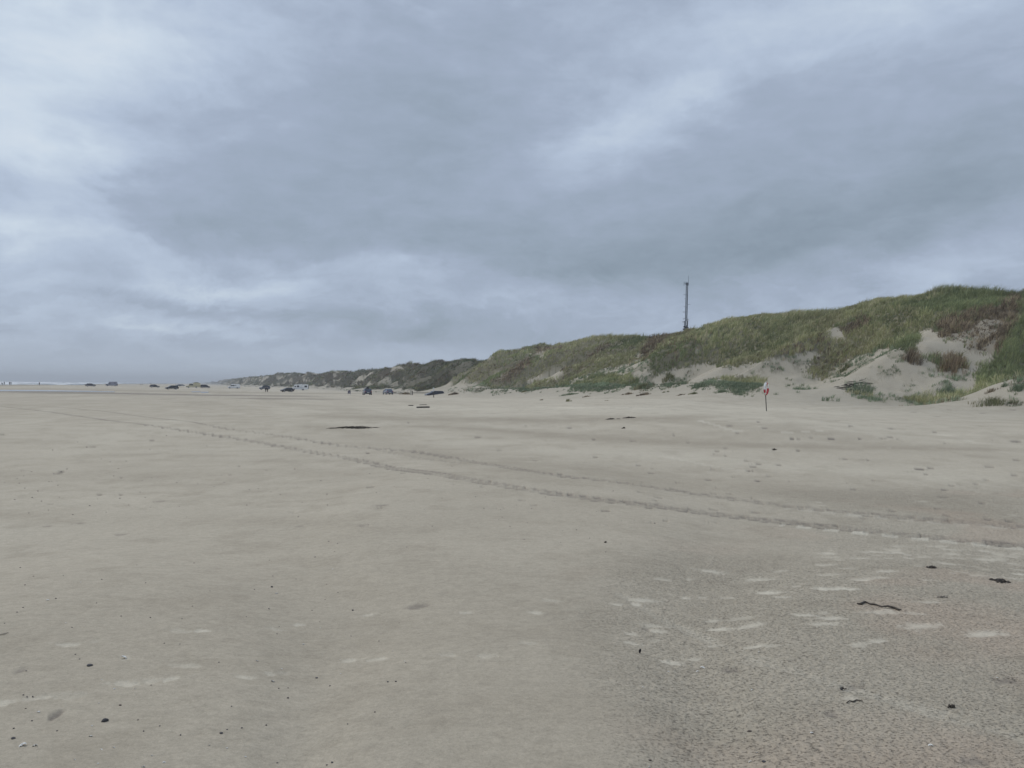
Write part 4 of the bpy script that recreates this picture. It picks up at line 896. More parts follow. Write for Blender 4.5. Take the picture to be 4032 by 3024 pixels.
# ------------------------------------------------------------------ people
def person(label, loc, rz, jacket='jack', bend=0.0, h=1.75, stride=.10, group=None, hair='hair'):
    """one continuous skinned body; clothing and hair are children"""
    root = empty('person', loc, rz, label, 'person', group); k = h / 1.75
    hipz = .93; b = bend
    def up(dz, dx=0): return (dx + dz * math.sin(b), hipz + dz * math.cos(b))
    J = {}
    def j(n, x, y, z, r, e=None): J[n] = (x * k, y * k, z * k, r * k, (e if e else r) * k)
    j('pelvis', 0, 0, hipz, .135, .17)
    x, z = up(.22); j('waist', x, 0, z, .105, .145); x, z = up(.42); j('chest', x, 0, z, .12, .175); x, z = up(.53); j('neck0', x, 0, z, .07); x, z = up(.60); j('neck', x + .01, 0, z, .055)
    x, z = up(.66); j('jaw', x + .035, 0, z, .066, .060); x, z = up(.74); j('head', x + .02, 0, z, .095, .078); x, z = up(.80); j('crown', x + .01, 0, z, .06, .055)
    E = [('pelvis', 'waist'), ('waist', 'chest'), ('chest', 'neck0'), ('neck0', 'neck'), ('neck', 'jaw'), ('jaw', 'head'), ('head', 'crown')]
    for s_, nm in ((1, 'l'), (-1, 'r')):
        j('hip' + nm, 0, s_ * .095, hipz - .06, .095); j('knee' + nm, .02 + s_ * stride * .5, s_ * .10, .49, .062); j('ankle' + nm, s_ * stride, s_ * .10, .09, .042); j('toe' + nm, s_ * stride + .16, s_ * .12, .035, .034, .045)
        x, z = up(.46); j('sho' + nm, x, s_ * .19, z, .062); x2, z2 = x - .02 + .1 * math.sin(b), z - .28; j('elb' + nm, x2, s_ * .235, z2, .045); j('wri' + nm, x2 + .09, s_ * .225, z2 - .25, .030)
        j('palm' + nm, x2 + .105, s_ * .222, z2 - .32, .026, .036)
        E += [('pelvis', 'hip' + nm), ('hip' + nm, 'knee' + nm), ('knee' + nm, 'ankle' + nm), ('ankle' + nm, 'toe' + nm), ('chest', 'sho' + nm), ('sho' + nm, 'elb' + nm), ('elb' + nm, 'wri' + nm), ('wri' + nm, 'palm' + nm)]
        px_, py_, pz_ = x2 + .105, s_ * .222, z2 - .32
        for q, (ox, ln_) in enumerate(((.030, .075), (.011, .085), (-.009, .080), (-.028, .062))):
            j('fa%d' % q + nm, px_ + ox, py_, pz_ - .045, .0095); j('fb%d' % q + nm, px_ + ox + .008, py_ - s_ * .008, pz_ - .045 - ln_ * .5, .0085); j('fc%d' % q + nm, px_ + ox + .02, py_ - s_ * .02, pz_ - .045 - ln_, .007)
            E += [('palm' + nm, 'fa%d' % q + nm), ('fa%d' % q + nm, 'fb%d' % q + nm), ('fb%d' % q + nm, 'fc%d' % q + nm)]
        j('ta' + nm, px_ + .045, py_ - s_ * .012, pz_ - .005, .011); j('tb' + nm, px_ + .062, py_ - s_ * .022, pz_ - .045, .009); E += [('palm' + nm, 'ta' + nm), ('ta' + nm, 'tb' + nm)]
    def skinned(name, names, material, grow=1.0, add=0.0):
        ids = {n: i for i, n in enumerate(names)}; me = bpy.data.meshes.new(name)
        me.from_pydata([J[n][:3] for n in names], [(ids[a], ids[c]) for a, c in E if a in ids and c in ids], []); me.materials.append(M[material])
        o = link(bpy.data.objects.new(name, me)); md = o.modifiers.new('skin', 'SKIN'); md.use_smooth_shade = True; md.branch_smoothing = .3
        for i, n in enumerate(names): me.skin_vertices[0].data[i].radius = (J[n][3] * grow + add, J[n][4] * grow + add)
        me.skin_vertices[0].data[0].use_root = True
        sb = o.modifiers.new('sub', 'SUBSURF'); sb.levels = 1; sb.render_levels = 1
        o.parent = root; return o
    body = skinned('body', ['pelvis'] + [n for n in J if n != 'pelvis'], 'skin')
    skinned('jacket', ['chest', 'waist', 'neck0'] + [a + c for c in 'lr' for a in ('sho', 'elb', 'wri')] + ['pelvis'], jacket, 1.06, .016)
    skinned('trousers', ['pelvis'] + [a + c for c in 'lr' for a in ('hip', 'knee', 'ankle')], 'trou', 1.0, .018)
    skinned('shoes', ['anklel', 'toel'], 'trou', 1.0, .012); skinned('shoes', ['ankler', 'toer'], 'trou', 1.0, .012)
    hx, hy, hz_ = J['head'][:3]
    hm = MB()
    V = []; Fc = []; n, m_ = 12, 6
    for a in range(m_ + 1):
        ph = a / m_ * math.pi * .62
        for q in range(n):
            th = q * 2 * math.pi / n; V.append((hx - .018 + .108 * k * math.sin(ph) * math.cos(th) * (1 if math.cos(th) < 0 else .86), hy + .092 * k * math.sin(ph) * math.sin(th), hz_ + .015 + .112 * k * math.cos(ph) + (.05 * k * max(0, math.cos(th)) * math.sin(ph))))
    for a in range(m_):
        for q in range(n): Fc.append((a * n + q, a * n + (q + 1) % n, (a + 1) * n + (q + 1) % n, (a + 1) * n + q))
    hm.add(V, Fc).build('hair', M[hair], root, smooth=True)
    fx = J['jaw'][0]
    MB().tube([(hx + .085 * k, 0, hz_ - .005), (hx + .108 * k, 0, hz_ - .035 * k)], [.008 * k, .014 * k], 6).build('nose', M['skin'], root)
    for s_ in (-1, 1):
        MB().lathe([(0, -.004), (.010, -.002), (.010, .002), (0, .004)], 'x', (hx + .094 * k, s_ * .032 * k, hz_ + .005), 8).build('eye', M['drum'], root)
        MB().lathe([(0, -.008), (.024, -.006), (.028, .006), (0, .008)], 'y', (hx, s_ * .084 * k, hz_ - .012), 8).build('ear', M['skin'], root)
    MB().box(hx + .083 * k, hx + .094 * k, -.024, .024, hz_ - .066 * k, hz_ - .058 * k).build('mouth', M['redP'], root)
    return root
GP = 'people walking on the beach'
person('person in dark clothes in front of the off-roader, left one of the two', place(1046.5, 250), R(100), stride=.02, group=GP)
person('person in dark jacket in front of the off-roader, right one of the two', place(1053.5, 251), R(70), stride=.03, group=GP)
person('person whose dark head shows above the roof of the black hatchback', place(1136, 261.5), R(-100), group=GP)
person('lone person in black walking at the water\'s edge between the pairs and the small car', place(155, 392), R(-80), stride=.05, group=GP)
person('person in dark clothes at the surf, left one of the second pair', place(37.5, 395), R(-90), group=GP)
person('person in dark clothes at the surf, right one of the second pair', place(43.5, 397), R(-85), group=GP)
person('person standing upright beside someone bending down at the far left surf', place(17, 392), R(-90), group=GP)
person('person bending forward over the wet sand at the far left edge', place(10, 391), R(180), bend=1.15, group=GP)
person('tiny pale figure far down the beach, left one between grey van and raised tailgate', place(554, 700), R(-90), jacket='greyc', group=GP)
person('tiny pale figure far down the beach, right one between grey van and raised tailgate', place(561, 705), R(-90), jacket='greyc', group=GP)

# ------------------------------------------------------------------ lifebuoy on its post
pb = place(3019, 48.5); lb = empty('lifebuoy_post', pb, 0, 'slim dark post leaning left on the open sand, with a wooden back board', 'post')
lean = R(-3.6)
def LP(z, dx=0, dy=0): return (z * math.tan(lean) + dx, dy, z)
MB().tube([LP(-.3), LP(.6), LP(1.2), LP(1.78)], [.030, .029, .027, .026], 10).build('post', M['darkW'], lb)
MB().tube([LP(1.12, .035), LP(1.12, .035, -.14)], .012).build('hook', M['steel'], lb); MB().tube([LP(1.62, 0, .02), LP(1.62, 0, -.14)], .012).build('hook', M['steel'], lb)
MB().prism([LP(1.30, -.055)[::2], LP(1.30, .055)[::2], LP(1.66, .055)[::2], LP(1.66, -.055)[::2]], -.05, -.033).build('back_board', M['whiteP'], lb, bevel=.006)
bl = empty('lifebuoy', (pb[0] + 1.42 * math.tan(lean), pb[1] - .16, pb[2] + 1.46), R(57), 'red and white ring lifebuoy hanging edge-on from the leaning post', 'lifebuoy', tilt=(0, 0))
bl.rotation_euler = (R(0), R(9), R(50))
Rr, rr_ = .305, .068
for (t0_, t1_, red_) in ((-105, 12, 1), (12, 78, 0), (78, 108, 1), (108, 196, 0), (196, 230, 1), (230, 255, 0)):
    V = []; Fc = []; n1_, n2_ = max(3, int((t1_ - t0_) / 6)), 14
    for a in range(n1_ + 1):
        th = R(t0_ + (t1_ - t0_) * a / n1_)
        for c_ in range(n2_):
            ph = c_ * 2 * math.pi / n2_; V.append(((Rr + rr_ * math.cos(ph)) * math.cos(th), rr_ * 1.0 * math.sin(ph), (Rr + rr_ * math.cos(ph)) * math.sin(th) * 1.12))
    for a in range(n1_):
        for c_ in range(n2_): Fc.append((a * n2_ + c_, a * n2_ + (c_ + 1) % n2_, (a + 1) * n2_ + (c_ + 1) % n2_, (a + 1) * n2_ + c_))
    MB().add(V, Fc).build('red_section' if red_ else 'white_section', M['redP' if red_ else 'whiteF'], bl, smooth=True)
rp = [((Rr + rr_ + .02 + .02 * abs(math.sin(2 * a))) * math.cos(a), .02, (Rr + rr_ + .02 + .02 * abs(math.sin(2 * a))) * 1.1 * math.sin(a)) for a in np.linspace(0, 2 * math.pi, 49)]
MB().tube(rp, .010, 6).build('grab_rope', M['rope'], bl)

# ------------------------------------------------------------------ telecom mast behind the dune
mx_, my_ = (2694 - W0 / 2) / F * 300, 300.0; mz = gz(mx_, my_); ms = empty('telecom_mast', (mx_, my_, mz), 0, 'tall slim grey lattice telecom mast rising behind the dune crest', 'mast', tilt=(0, R(.95)))
top = EYE + 43.0 - mz; hw_ = .33
legs = [(-hw_, -.25), (hw_, -.25), (0, .35)]
MB().tube([(legs[0][0], legs[0][1], -1), (legs[0][0], legs[0][1], top)], [.13, .085], 8).build('leg', M['steel'], ms)
MB().tube([(legs[1][0], legs[1][1], -1), (legs[1][0], legs[1][1], top - 9), (legs[1][0], legs[1][1], top)], [.24, .20, .15], 8).build('leg', M['steelD'], ms)
MB().tube([(legs[2][0], legs[2][1], -1), (legs[2][0], legs[2][1], top)], .08, 8).build('leg', M['steel'], ms)
lt = MB(); nz = int(top / .8)
for i in range(nz):
    z0, z1 = top * i / nz, top * (i + 1) / nz
    for a in range(3):
        p, q = legs[a], legs[(a + 1) % 3]
        lt.tube([(*p, z0), (*q, z1)], .022, 4); lt.tube([(*p, z1), (*q, z1)], .022, 4)
lt.build('lattice_bracing', M['steelD'], ms)
MB().box(-.12, -.02, -.05, .05, 0, top).build('cable_ladder', M['steel'], ms)
MB().tube([(.52, 0, top - 1.2), (.62, 0, top + 2.95)], [.08, .045], 6).build('whip_antenna', M['steelD'], ms)
MB().box(.16, .62, -.4, .3, top - 1.1, top + .08).build('antenna_panel', M['steelD'], ms, bevel=.05)
MB().box(-.5, -.15, -.4, .3, top - .8, top + .02).build('antenna_panel', M['steelD'], ms, bevel=.05)
fr = MB()
for z in (top + .22, top - .25, top - .62): fr.tube([(-1.3, -.3, z + .05), (.2, -.3, z)], .045, 5)
fr.tube([(-1.2, -.3, top + .3), (-1.2, -.3, top - 1.25)], .08, 5); fr.build('side_frame', M['steelD'], ms)
for z, x0, x1, r in ((4.8, -1.3, .4, .06), (6.5, -.85, -.2, .06), (8.8, .45, 1.65, .06), (9.7, -1.1, -.2, .06), (11.9, -1.45, -.3, .09), (14.6, -1.2, -.3, .07), (15.9, -1.35, -.3, .14)):
    MB().tube([(x0, -.2, top - z), (x1, -.2, top - z)], r, 5).build('side_arm', M['steelD'], ms)
for x, z0, z1, w_, mt in ((-1.1, 14.3, 15.2, .07, 'whiteP'), (.72, 14.6, 15.4, .22, 'whiteP'), (.16, 15.6, 17.3, .15, 'whiteP'), (.60, 15.5, 18.0, .13, 'steelD'), (-.58, 15.6, 17.8, .14, 'steelD'), (-1.15, 15.9, 17.0, .07, 'whiteP')):
    MB().box(x - w_, x + w_, -.8, -.5, top - z1, top - z0).build('antenna_panel', M[mt], ms, bevel=.04)
for x, z, r in ((-.66, 17.9, .42), (.18, 18.1, .46), (.72, 18.3, .28), (-.82, 18.9, .42), (.1, 18.9, .4)):
    MB().lathe([(0, -1.15), (r * .8, -1.1), (r, -.9), (r, -.35), (r * .7, -.3), (0, -.3)], 'y', (x, 0, top - z), 20).build('dish_antenna', M['drum'], ms, smooth=False)

# ------------------------------------------------------------------ signs and posts on the beach
p = place(1375.5, 176); sg_ = empty('information_board', p, R(6), 'arched plum-grey board on two short legs, left of the blue car seen from behind', 'sign')
arc = [(.34 * math.cos(a), .74 + .34 * math.sin(a)) for a in np.linspace(0, math.pi, 13)]
MB().prism([(-.34, .28), (.34, .28)] + arc, -.03, .03).build('board', M['board'], sg_, bevel=.008)
MB().prism([(-.2, .5), (.2, .5), (.2, .62), (-.2, .62)], -.036, -.028).build('notice', M['stripe'], sg_)
for s_ in (-1, 1): MB().box(s_ * .31 - .035, s_ * .31 + .035, -.04, .04, -.2, .30).build('leg', M['vangrey'], sg_, bevel=.005)
p = place(1708.5, 135); mp_ = empty('marker_post', p, 0, 'leaning marker post with white bands near its top beside the half-hidden slate car', 'post', tilt=(0, R(-2)))
MB().tube([(0, 0, -.3), (0, 0, 1.0)], .07, 10).build('lower_post', M['darkW'], mp_); MB().tube([(0, 0, .95), (0, 0, 1.85)], .045, 10).build('upper_post', M['paleW'], mp_)
for z in (1.15, 1.52): MB().box(-.13, .13, -.07, -.045, z, z + .27).build('white_plate', M['whiteP'], mp_, bevel=.01)
MB().prism([(-.08, 1.88), (.28, 1.98), (.28, 2.10), (.02, 2.22), (-.10, 2.12)], -.03, .02).build('top_sign', M['roofg'], mp_, bevel=.008)
p = place(1618, 178); o = MB().tube([(0, 0, -.3), (.01, .0, 1.45)], [.17, .15], 12).build('gate_post', M['paleW'], None, bevel=0); o.location = p; tag(o, 'thick pale wooden post at the dune gap, tallest and widest there', 'post')
p = place(1623.5, 179); o = MB().tube([(0, 0, -.3), (.03, 0, 1.0)], [.11, .10], 10).build('gate_post', M['darkW']); o.location = p; tag(o, 'short dark post right beside the thick pale post', 'post')
p = place(1606.5, 182); o = MB().tube([(0, 0, -.3), (-.10, 0, 1.35)], [.035, .03], 8).build('thin_pole', M['wood']); o.location = p; tag(o, 'thin grey pole leaning left of the thick pale post', 'post')
p = place(692, 600); o = MB().tube([(0, 0, -.3), (0, 0, 2.0)], .12, 8).build('thin_pole', M['wood']); o.location = p; tag(o, 'faint far pole standing above the roof of the black estate', 'post')
def beam(p0, p1, r, name, label, cat, mt='darkW', rise=0, sides=8):
    A_, B_ = unproj([p0, p1], 3, 400); n = 7; P = []
    for i in range(n):
        f = i / (n - 1); x, y = A_ + (B_ - A_) * f; P.append((x, y + .1 * math.sin(f * 5) * r, gz(x, y) + r * .6 + rise * f))
    o = MB().tube(P, [r * (1 - .25 * abs(i / (n - 1) - .5)) for i in range(n)], sides).build(name, M[mt]); return tag(o, label, cat)
beam((1626, 1548), (1705, 1547), .10, 'low_beam', 'low dark timber lying right of the dark gate post', 'timber')
beam((1545, 1549), (1600, 1547.5), .10, 'low_beam', 'low dark timber between the grey-blue saloon and the gate posts', 'timber')
beam((1640, 1606.5), (1692, 1605.5), .085, 'driftwood_log', 'dark driftwood log with a thick blunt right end on the bare beach', 'driftwood')
beam((1652, 1595.5), (1680, 1594.5), .05, 'driftwood_stick', 'short grey stick just above the dark driftwood log', 'driftwood', 'wood')
beam((1608, 1598), (1628, 1597.5), .05, 'driftwood_stick', 'small dark stick left of the driftwood log', 'driftwood')

# ------------------------------------------------------------------ seaweed, twigs, debris
def scatter_clump(pts, wpx, hpx, name, label, cat, n=26, mt='weed', th=1.0):
    """a low tangle of strands round a traced point"""
    P = unproj([pts], 2, 400)[0]; d = math.hypot(*P); w = wpx * d / F / 2; h_ = hpx * d / F; mb = MB(); cx_, cy_ = P; base = gz(cx_, cy_)
    for i in range(n):
        x = rng.normal(0, w * .42); y = rng.normal(0, w * .25); q = rng.uniform(-.5, .5); l = w * rng.uniform(.2, .6)
        x = np.clip(x, -w, w); hh_ = h_ * rng.uniform(.3, 1) * (1 - abs(x) / w * .7)
        z = gz(cx_ + x, cy_ + y) - base
        mb.tube([(x - l * .5, y, z), (x - l * .1, y + q * l * .3, z + hh_ * .7), (x + l * .3, y + q * l * .4, z + hh_), (x + l * .6, y + q * l, z + hh_ * .2)], [h_ * .10 * th, h_ * .2 * th, h_ * .16 * th, h_ * .07 * th], 5)
    o = mb.build(name, M[mt]); o.location = (cx_, cy_, base); return tag(o, label, cat)
scatter_clump((1390, 1686), 165, 9, 'seaweed_heap', 'long flat dark seaweed heap in the damp hollow left of the beach middle', 'seaweed', 60, th=.55)
scatter_clump((2405, 1651), 60, 5, 'seaweed_heap', 'thin wrack strip below the driftwood-strewn middle, left half', 'seaweed', 26)
scatter_clump((2478, 1646), 55, 6, 'seaweed_heap', 'thin wrack strip below the round grass tuft, right half', 'seaweed', 24)
scatter_clump((2455, 1687), 13, 7, 'seaweed_heap', 'small round dark lump just below the two wrack strips', 'seaweed', 10, th=1.6)
scatter_clump((3357, 1519), 125, 6, 'seaweed_heap', 'long dark wrack strip right of the lifebuoy at the dune foot', 'seaweed', 40)
scatter_clump((3048, 1771), 16, 6, 'seaweed_heap', 'small dark lump straight below the lifebuoy post', 'seaweed', 12, th=1.5)
scatter_clump((2385, 2385 - 248), 14, 10, 'seaweed_heap', 'little spiky dark tangle on the smooth sand in mid beach', 'seaweed', 10)
scatter_clump((3668, 2237), 36, 9, 'seaweed_heap', 'dark flat scrap of weed among pale prints below the right end of the tracks', 'seaweed', 20, th=1.4)
scatter_clump((3745, 2785), 26, 16, 'seaweed_heap', 'small black scrap with thin tendril near the lower right', 'seaweed', 12)
scatter_clump((3710, 2352), 40, 9, 'seaweed_heap', 'greyish sprig of dried weed right of the long twisted strand', 'seaweed', 14, 'wood')
scatter_clump((3935, 2290), 80, 10, 'seaweed_heap', 'long wispy brown strand of weed near the right edge', 'seaweed', 26)
scatter_clump((3318, 2712), 22, 8, 'seaweed_heap', 'small dark knot of weed in a scuffed print above the forked twig', 'seaweed', 10, th=1.5)
def strand(pts, wpx, name, label, cat, mt='weed', lift=.35):
    P = unproj(pts, 2, 200); V = []; rs = []
    for i, (x, y) in enumerate(P):
        d = math.hypot(x, y); r = wpx * d / F / 2 * rng.uniform(.6, 1.2); V.append((x, y, gz(x, y) + r * .7 + r * rng.uniform(0, lift * 3))); rs.append(r)
    rs[0] *= .5; rs[-1] *= .5
    return tag(MB().tube(V, rs, 7).build(name, M[mt]), label, cat)
strand([z8(800, 600), z8(835, 603), z8(870, 583), z8(915, 603), z8(960, 608), z8(1010, 625), z8(1060, 628), z8(1120, 637), z8(1150, 650), z8(1178, 652)], 7, 'seaweed_strand', 'long twisted dark seaweed strand among the prints on the right', 'seaweed')
strand([z5(1265, 772), z5(1280, 762), z5(1300, 766), z5(1318, 757), z5(1350, 766)], 6, 'twig', 'forked black twig at lower right below the scuffed print', 'twig')
strand([z5(1810, 850), z5(1820, 858)], 4, 'twig', 'tiny black chip right of lower-right centre', 'twig')
strand([(-10, 2504), (12, 2500), (34, 2493)], 4, 'twig', 'thin brown twig poking in at the left edge', 'twig', 'wood')
# upright mussel shell
P = unproj([(2518, 2572)], 2, 50)[0]
o = MB().lathe([(0, -.016), (.006, -.008), (.008, .003), (.005, .014), (0, .018)], 'z', (0, 0, .014), 10).build('mussel_shell', M['mussel'], None, smooth=True); o.location = (P[0], P[1], gz(*P)); o.rotation_euler = (.2, .15, 0); o.scale = (1, .5, 1)
tag(o, 'black shell standing upright on its edge in the rough sand', 'shell')

# ------------------------------------------------------------------ pebbles and shells
def rock(name, m_, seed, flat=.45, n=2):
    bm = bmesh.new(); bmesh.ops.create_icosphere(bm, subdivisions=n, radius=1); rg = np.random.default_rng(seed); ph = rg.uniform(0, 6, 6)
    for v in bm.verts:
        c = v.co; f = 1 + .16 * math.sin(c.x * 2.3 + ph[0]) + .13 * math.sin(c.y * 3.1 + ph[1]) + .1 * math.sin(c.z * 3.7 + c.x * 2 + ph[2]); v.co = Vector((c.x * f, c.y * f * .72, c.z * f * flat))
    me = bpy.data.meshes.new(name); bm.to_mesh(me); bm.free(); me.materials.append(m_); me.polygons.foreach_set('use_smooth', [True] * len(me.polygons)); return me
pm = [rock('pebble', M['stone'], 1), rock('pebble', M['stone'], 2, .6), rock('pebble', M['stone2'], 3, .4)]
def shellmesh(name, seed, m_):
    V = [(0, -.1, .12)]; Fc = []; n = 13; rg = np.random.default_rng(seed)
    for ring, (f, z) in enumerate(((.45, .42), (.8, .36), (1.0, .02))):
        for i in range(n):
            a = math.pi * (-.12 + 1.24 * i / (n - 1)); r = f * (1 + .05 * (i % 2)); V.append((r * math.cos(a), r * math.sin(a) * .85 - .1, z * (1 + .1 * rg.random())))
    for i in range(n - 1):
        Fc.append((0, 1 + i, 2 + i))
        for k in range(2): Fc.append((1 + k * n + i, 1 + (k + 1) * n + i, 2 + (k + 1) * n + i, 2 + k * n + i))
    o = len(V); V += [(x * .93, y * .93, z - .07) for x, y, z in V]; Fc += [tuple(j + o for j in f[::-1]) for f in Fc]
    Fc += [(1 + 2 * n + i, 2 + 2 * n + i, o + 2 + 2 * n + i, o + 1 + 2 * n + i) for i in range(n - 1)]
    me = bpy.data.meshes.new(name); me.from_pydata(V, [], Fc); me.materials.append(m_); me.update(); return me
sm_ = [shellmesh('shell', 1, M['shell']), shellmesh('shell', 2, M['shell'])]
def put(me, name, px, wpx, label, cat, group, minr=.005, sink=.25, tilt=.15):
    P = unproj([px], 2, 60)[0]; d = math.hypot(*P); r = max(wpx * d / F / 2 * .8, minr); o = link(bpy.data.objects.new(name, me))
    o.location = (P[0], P[1], gz(*P) + r * sink * .6); o.scale = (r, r, r); o.rotation_euler = (rng.uniform(-tilt, tilt), rng.uniform(-tilt, tilt), rng.uniform(-.5, .5)); return tag(o, label, cat, group)
BIG = [(z6(480, 571), 26, 'large black pebble right of the leftmost pale print in the left foreground'), (z6(560, 867), 28, 'flat elongated black pebble below the long pale streak, lower left'),
       (z6(1182, 932), 17, 'dark rounded pebble low in the left foreground, right of the flat elongated one'), (z6(640, 782), 14, 'brown pebble below the pale print pair at lower left'),
       (z6(1690, 637), 14, 'black pebble right of the bright double print in the left half'), (z6(1450, 152), 13, 'dark pebble above a white shell, upper left foreground'),
       (z6(1773, 1088), 14, 'dark pebble at the bottom edge left of centre'), (z6(1536, 744), 11, 'small dark flat pebble low on the left-centre sand'),
       (z6(72, 960), 18, 'dark flat pebble near the lower left corner'), (z5(215, 1076), 16, 'dark red-brown pebble at the bottom centre-right edge'),
       (z5(825, 1084), 20, 'blue-black pebble at the bottom right beside a white shell'), (z5(745, 922), 20, 'orange-brown stone chip low on the right'),
       (z5(1240, 698), 14, 'black pebble in the scuffed print above the forked twig'), (z6(1882, 276), 11, 'dark pebble above the pale print at left-centre'),
       (z6(2070, 658), 12, 'dark pebble of a pair low in the middle, left one'), (z6(2112, 656), 9, 'dark pebble of a pair low in the middle, right one')]
for k, (q, w, lab) in enumerate(BIG): put(pm[2] if 'brown' in lab else pm[k % 2], 'pebble', q, w, lab, 'pebble', 'larger pebbles on the sand', .006)
z6l = [(108, 48), (133, 141), (178, 94), (338, 92), (543, 111), (777, 130), (730, 34), (1035, 24), (1437, 9), (515, 237), (92, 286), (123, 261), (25, 345), (298, 213), (1120, 172), (1357, 165), (1580, 109), (1742, 137), (1735, 218), (1803, 181),
 (1456, 93), (1435, 268), (646, 307), (802, 314), (972, 321), (1026, 254), (1315, 310), (385, 367), (960, 456), (402, 511), (425, 536), (876, 452), (1705, 337), (2022, 440), (2130, 343), (1665, 276), (1874, 413), (1168, 553), (140, 599), (1487, 693), (1538, 690),
 (124, 728), (145, 738), (175, 736), (807, 675), (170, 866), (305, 919), (735, 861), (853, 893), (766, 921), (1212, 912), (963, 942), (1290, 904), (1420, 889), (1855, 883), (2000, 819), (1745, 1101), (1480, 1090), (1236, 788), (1760, 679), (2165, 555), (73, 906), (136, 800), (1478, 402), (1490, 362)]
z3l = [(197, 566), (382, 565), (236, 686), (370, 724), (200, 726), (92, 738), (258, 749), (606, 735), (746, 731), (904, 725), (871, 692), (935, 787), (800, 773), (1115, 782), (558, 777), (180, 822), (453, 832), (302, 804), (1100, 635), (1230, 642), (1606, 669), (1552, 677), (1686, 690), (1745, 708),
 (2034, 706), (1380, 586), (708, 592), (735, 546), (305, 628), (322, 625), (417, 549), (335, 579), (148, 592), (108, 606), (120, 637), (30, 632), (155, 668), (360, 650), (540, 413), (482, 381), (327, 431), (630, 486), (685, 504), (785, 500), (1035, 342), (1287, 405), (933, 427), (1834, 549), (2037, 773), (1880, 755), (1535, 774), (1332, 658), (945, 603), (885, 620), (1995, 622), (1395, 631), (660, 817), (1160, 847), (1855, 845)]
z7l = [(639, 550), (1053, 592), (1035, 605), (1095, 643), (1376, 665), (1450, 660), (1574, 633), (1365, 726), (1450, 561), (1557, 561), (1332, 510), (1210, 547), (477, 427), (489, 435), (382, 460), (119, 469), (657, 386), (346, 360), (128, 722), (175, 732), (160, 775), (55, 805), (340, 631), (1690, 611), (1758, 608), (1867, 624), (1868, 625),
 (1645, 452), (732, 490), (911, 484), (963, 473), (1130, 527), (1045, 552), (956, 545), (786, 320), (1170, 710), (1700, 118), (1605, 778), (1688, 735), (1520, 704), (545, 751), (121, 527), (198, 511), (211, 543), (88, 397), (1284, 485), (1189, 622), (680, 641)]
PL = [z6(*a) for a in z6l] + [(a / 1.58, 1500 + b / 1.58) for a, b in z3l] + [(1200 + a / 1.355, 1600 + b / 1.355) for a, b in z7l]
for k, q in enumerate(PL):
    put(pm[k % 3 if k % 5 == 2 else k % 2], 'pebble', q, rng.uniform(4.5, 7.5) if q[1] > 2150 else rng.uniform(4, 6), 'small dark pebble lying on the damp open sand', 'pebble', 'small dark pebbles scattered on the sand', .0045, .35)
ws = [(255, 222, 12), (1475, 187, 14), (430, 126, 6), (350, 344, 8), (1435, 268, 9), (660, 529, 26), (1372, 547, 14), (1618, 458, 12), (541, 646, 8), (610, 695, 10), (720, 695, 8), (1455, 657, 20), (1815, 541, 8), (1503, 588, 8), (1817, 615, 8), (525, 772, 8), (205, 819, 14), (120, 999, 30), (186, 1000, 20), (484, 949, 16),
 (607, 1009, 12), (541, 1019, 10), (875, 1088, 14), (763, 1112, 18), (490, 892, 8), (1115, 997, 8), (1310, 1058, 6), (2094, 494, 8), (1860, 120, 7), (1775, 56, 7), (1708, 368, 7), (398, 1073, 8), (522, 1094, 8), (810, 1052, 10), (1210, 1012, 8), (2158, 548, 8)]
w5 = [(115, 195, 10), (497, 584, 22), (468, 603, 14), (315, 604, 10), (526, 679, 8), (760, 701, 12), (178, 686, 10), (185, 756, 8), (1080, 932, 20), (1712, 998, 20), (1385, 1033, 8), (750, 1085, 18), (785, 1037, 14), (213, 1110, 10), (796, 499, 7), (2068, 636, 8), (1910, 800, 7)]
for k, (a, b, w) in enumerate(ws): put(sm_[k % 2], 'shell', z6(a, b), w, 'small white shell lying on the damp sand', 'shell', 'small white shells on the sand', .005, .2, .5)
for k, (a, b, w) in enumerate(w5): put(sm_[k % 2], 'shell', z5(a, b), w, 'small white shell lying on the damp sand', 'shell', 'small white shells on the sand', .005, .2, .5)

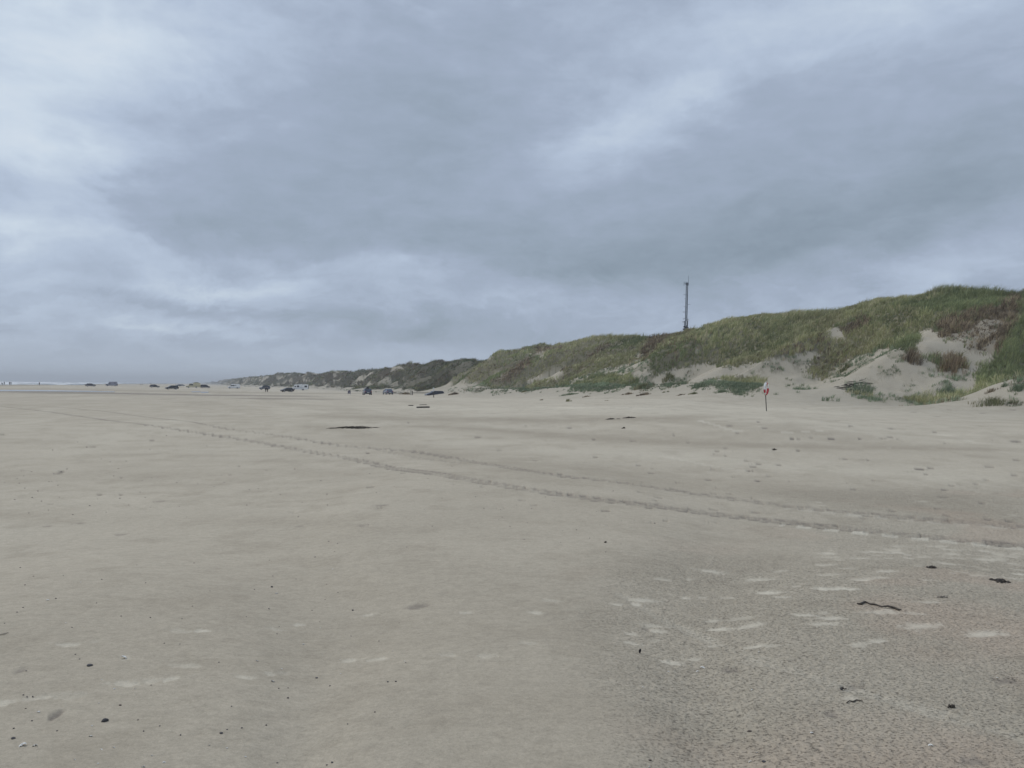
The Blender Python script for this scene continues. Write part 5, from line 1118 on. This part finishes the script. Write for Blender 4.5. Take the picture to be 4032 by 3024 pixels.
# ------------------------------------------------------------------ single grass tufts on the open sand
TUFTS = [
 (3385, 1547, 92, 34, 'B', 'dense green grass clump right of the lifebuoy with a dry fringe on its left'), (3905, 1592, 118, 27, 'G', 'broad two-humped low grass tuft, the one lowest on the sand at right'),
 (3730, 1547, 72, 28, 'B', 'green grass tuft between the dense clump and the two-humped one'), (3955, 1522, 26, 18, 'B', 'small bluish tuft near the right edge above the two-humped one'),
 (4005, 1537, 60, 24, 'B', 'bluish tuft cut by the right edge of the picture'), (3910, 1540, 44, 15, 'S', 'thin dry tuft between the bluish tufts at far right'),
 (2534, 1556, 50, 14, 'S', 'brownish flat tuft below the green dune-foot clumps, left of the lifebuoy'), (2471, 1553, 44, 10, 'S', 'low dark tuft left of the brownish flat tuft'),
 (2621, 1545, 24, 9, 'G', 'tiny green tuft below the rounded dark clump'), (2681, 1556, 34, 8, 'S', 'flat thin tuft just right of the brownish flat tuft'), (2729, 1552, 34, 12, 'G', 'small dark tuft between the thin tuft and the lifebuoy'),
 (2833, 1546, 64, 14, 'B', 'low bluish tuft at the left foot of the big green patch by the lifebuoy'), (2236, 1581, 32, 13, 'G', 'small rounded grass tuft alone on the bare sand at picture centre'),
 (2130, 1576, 20, 7, 'S', 'tiny tuft left of the rounded tuft on bare sand'), (2307, 1563, 26, 8, 'S', 'tiny tuft right of and above the rounded tuft'), (2240, 1555, 66, 10, 'B', 'stretched low tuft above the small rounded tuft'),
 (2063, 1544, 28, 7, 'G', 'little tuft at the foot of the green nose of the near dunes'), (1785, 1554, 34, 11, 'S', 'straw-coloured tuft right of the striped marker post'),
 (2387, 1578, 20, 5, 'S', 'faint flat tuft far right of the rounded tuft'), (2633, 1493, 48, 22, 'G', 'domed dark green clump on the sand slope below the mast'), (2525, 1531, 56, 26, 'G', 'round green clump lower left of the domed one'),
 (2760, 1524, 58, 22, 'B', 'pointed green clump halfway between the domed one and the lifebuoy'), (1595, 1553, 40, 9, 'S', 'dark low tuft on the sand left of the gate posts'), (1725, 1551, 24, 9, 'G', 'olive tuft at the foot of the striped marker post'),
 (3325, 1400 + 58, 34, 30, 'G', 'upright green tuft at the foot of the big right-hand grass lobe'), (3590, 1425, 60, 48, 'S', 'bushy brown clump at the lower left of the sand bowl'), (3745, 1452, 80, 55, 'R', 'rust-brown dead grass mound below the sand bowl')]
for (x, y, w, h_, kd, lab) in TUFTS:
    P = unproj([(x, y)], 5, 300)[0]; d = math.hypot(*P); W_ = w * d / F; Hh = h_ * d / F; n = int(np.clip(W_ * 14, 8, 60)); rg = np.random.default_rng(int(x))
    nx = rg.normal(0, W_ * .26, n); ny = rg.normal(0, W_ * .16, n); nx = np.clip(nx, -W_ / 2, W_ / 2)
    pts = np.c_[P[0] + nx, P[1] + ny]; zz_ = ground(pts[:, 0], pts[:, 1]); cols = {'B': BLUE * 1.15, 'G': GREEN * .8, 'S': STRAW * 1.2, 'R': np.array([[.29, .21, .13], [.22, .16, .10], [.33, .26, .16]])}[kd]; cols = cols[rg.integers(0, len(cols), n)] * (1.0 if kd in 'R' else .9)
    Hs = Hh * 1.25 * (1 - .5 * np.abs(nx) / (W_ / 2)) * rg.uniform(.7, 1.1, n)
    V, Fc, C_ = blades(pts, zz_, Hs, np.full(n, max(.022, d * .00032)), 14, np.full(n, W_ * .09 + .03), cols, .5, rg)
    V = V - np.array([P[0], P[1], gz(*P)])
    o = np_mesh('grass_tuft', V, Fc, mgrass, 3, {'albedo': C_}, smooth=False); o.location = (P[0], P[1], gz(*P)); tag(o, lab, 'grass tuft', 'single grass tufts on the sand')

# ------------------------------------------------------------------ sea haze
hzm = bpy.data.materials.new('haze_air'); hzm.use_nodes = True; nt = hzm.node_tree; nt.nodes.clear()
pv = N('ShaderNodeVolumePrincipled'); pv.inputs['Color'].default_value = (.95, .98, 1.0, 1); pv.inputs['Density'].default_value = .00034; pv.inputs['Anisotropy'].default_value = 0.0
mo = N('ShaderNodeOutputMaterial'); L(pv.outputs[0], mo.inputs['Volume'])
hb = MB().box(-8200, 8200, -8200, 8200, -6.5, 52).build('haze', hzm); tag(hb, kind='stuff'); hb['label'] = 'thin bluish sea haze over the far beach'
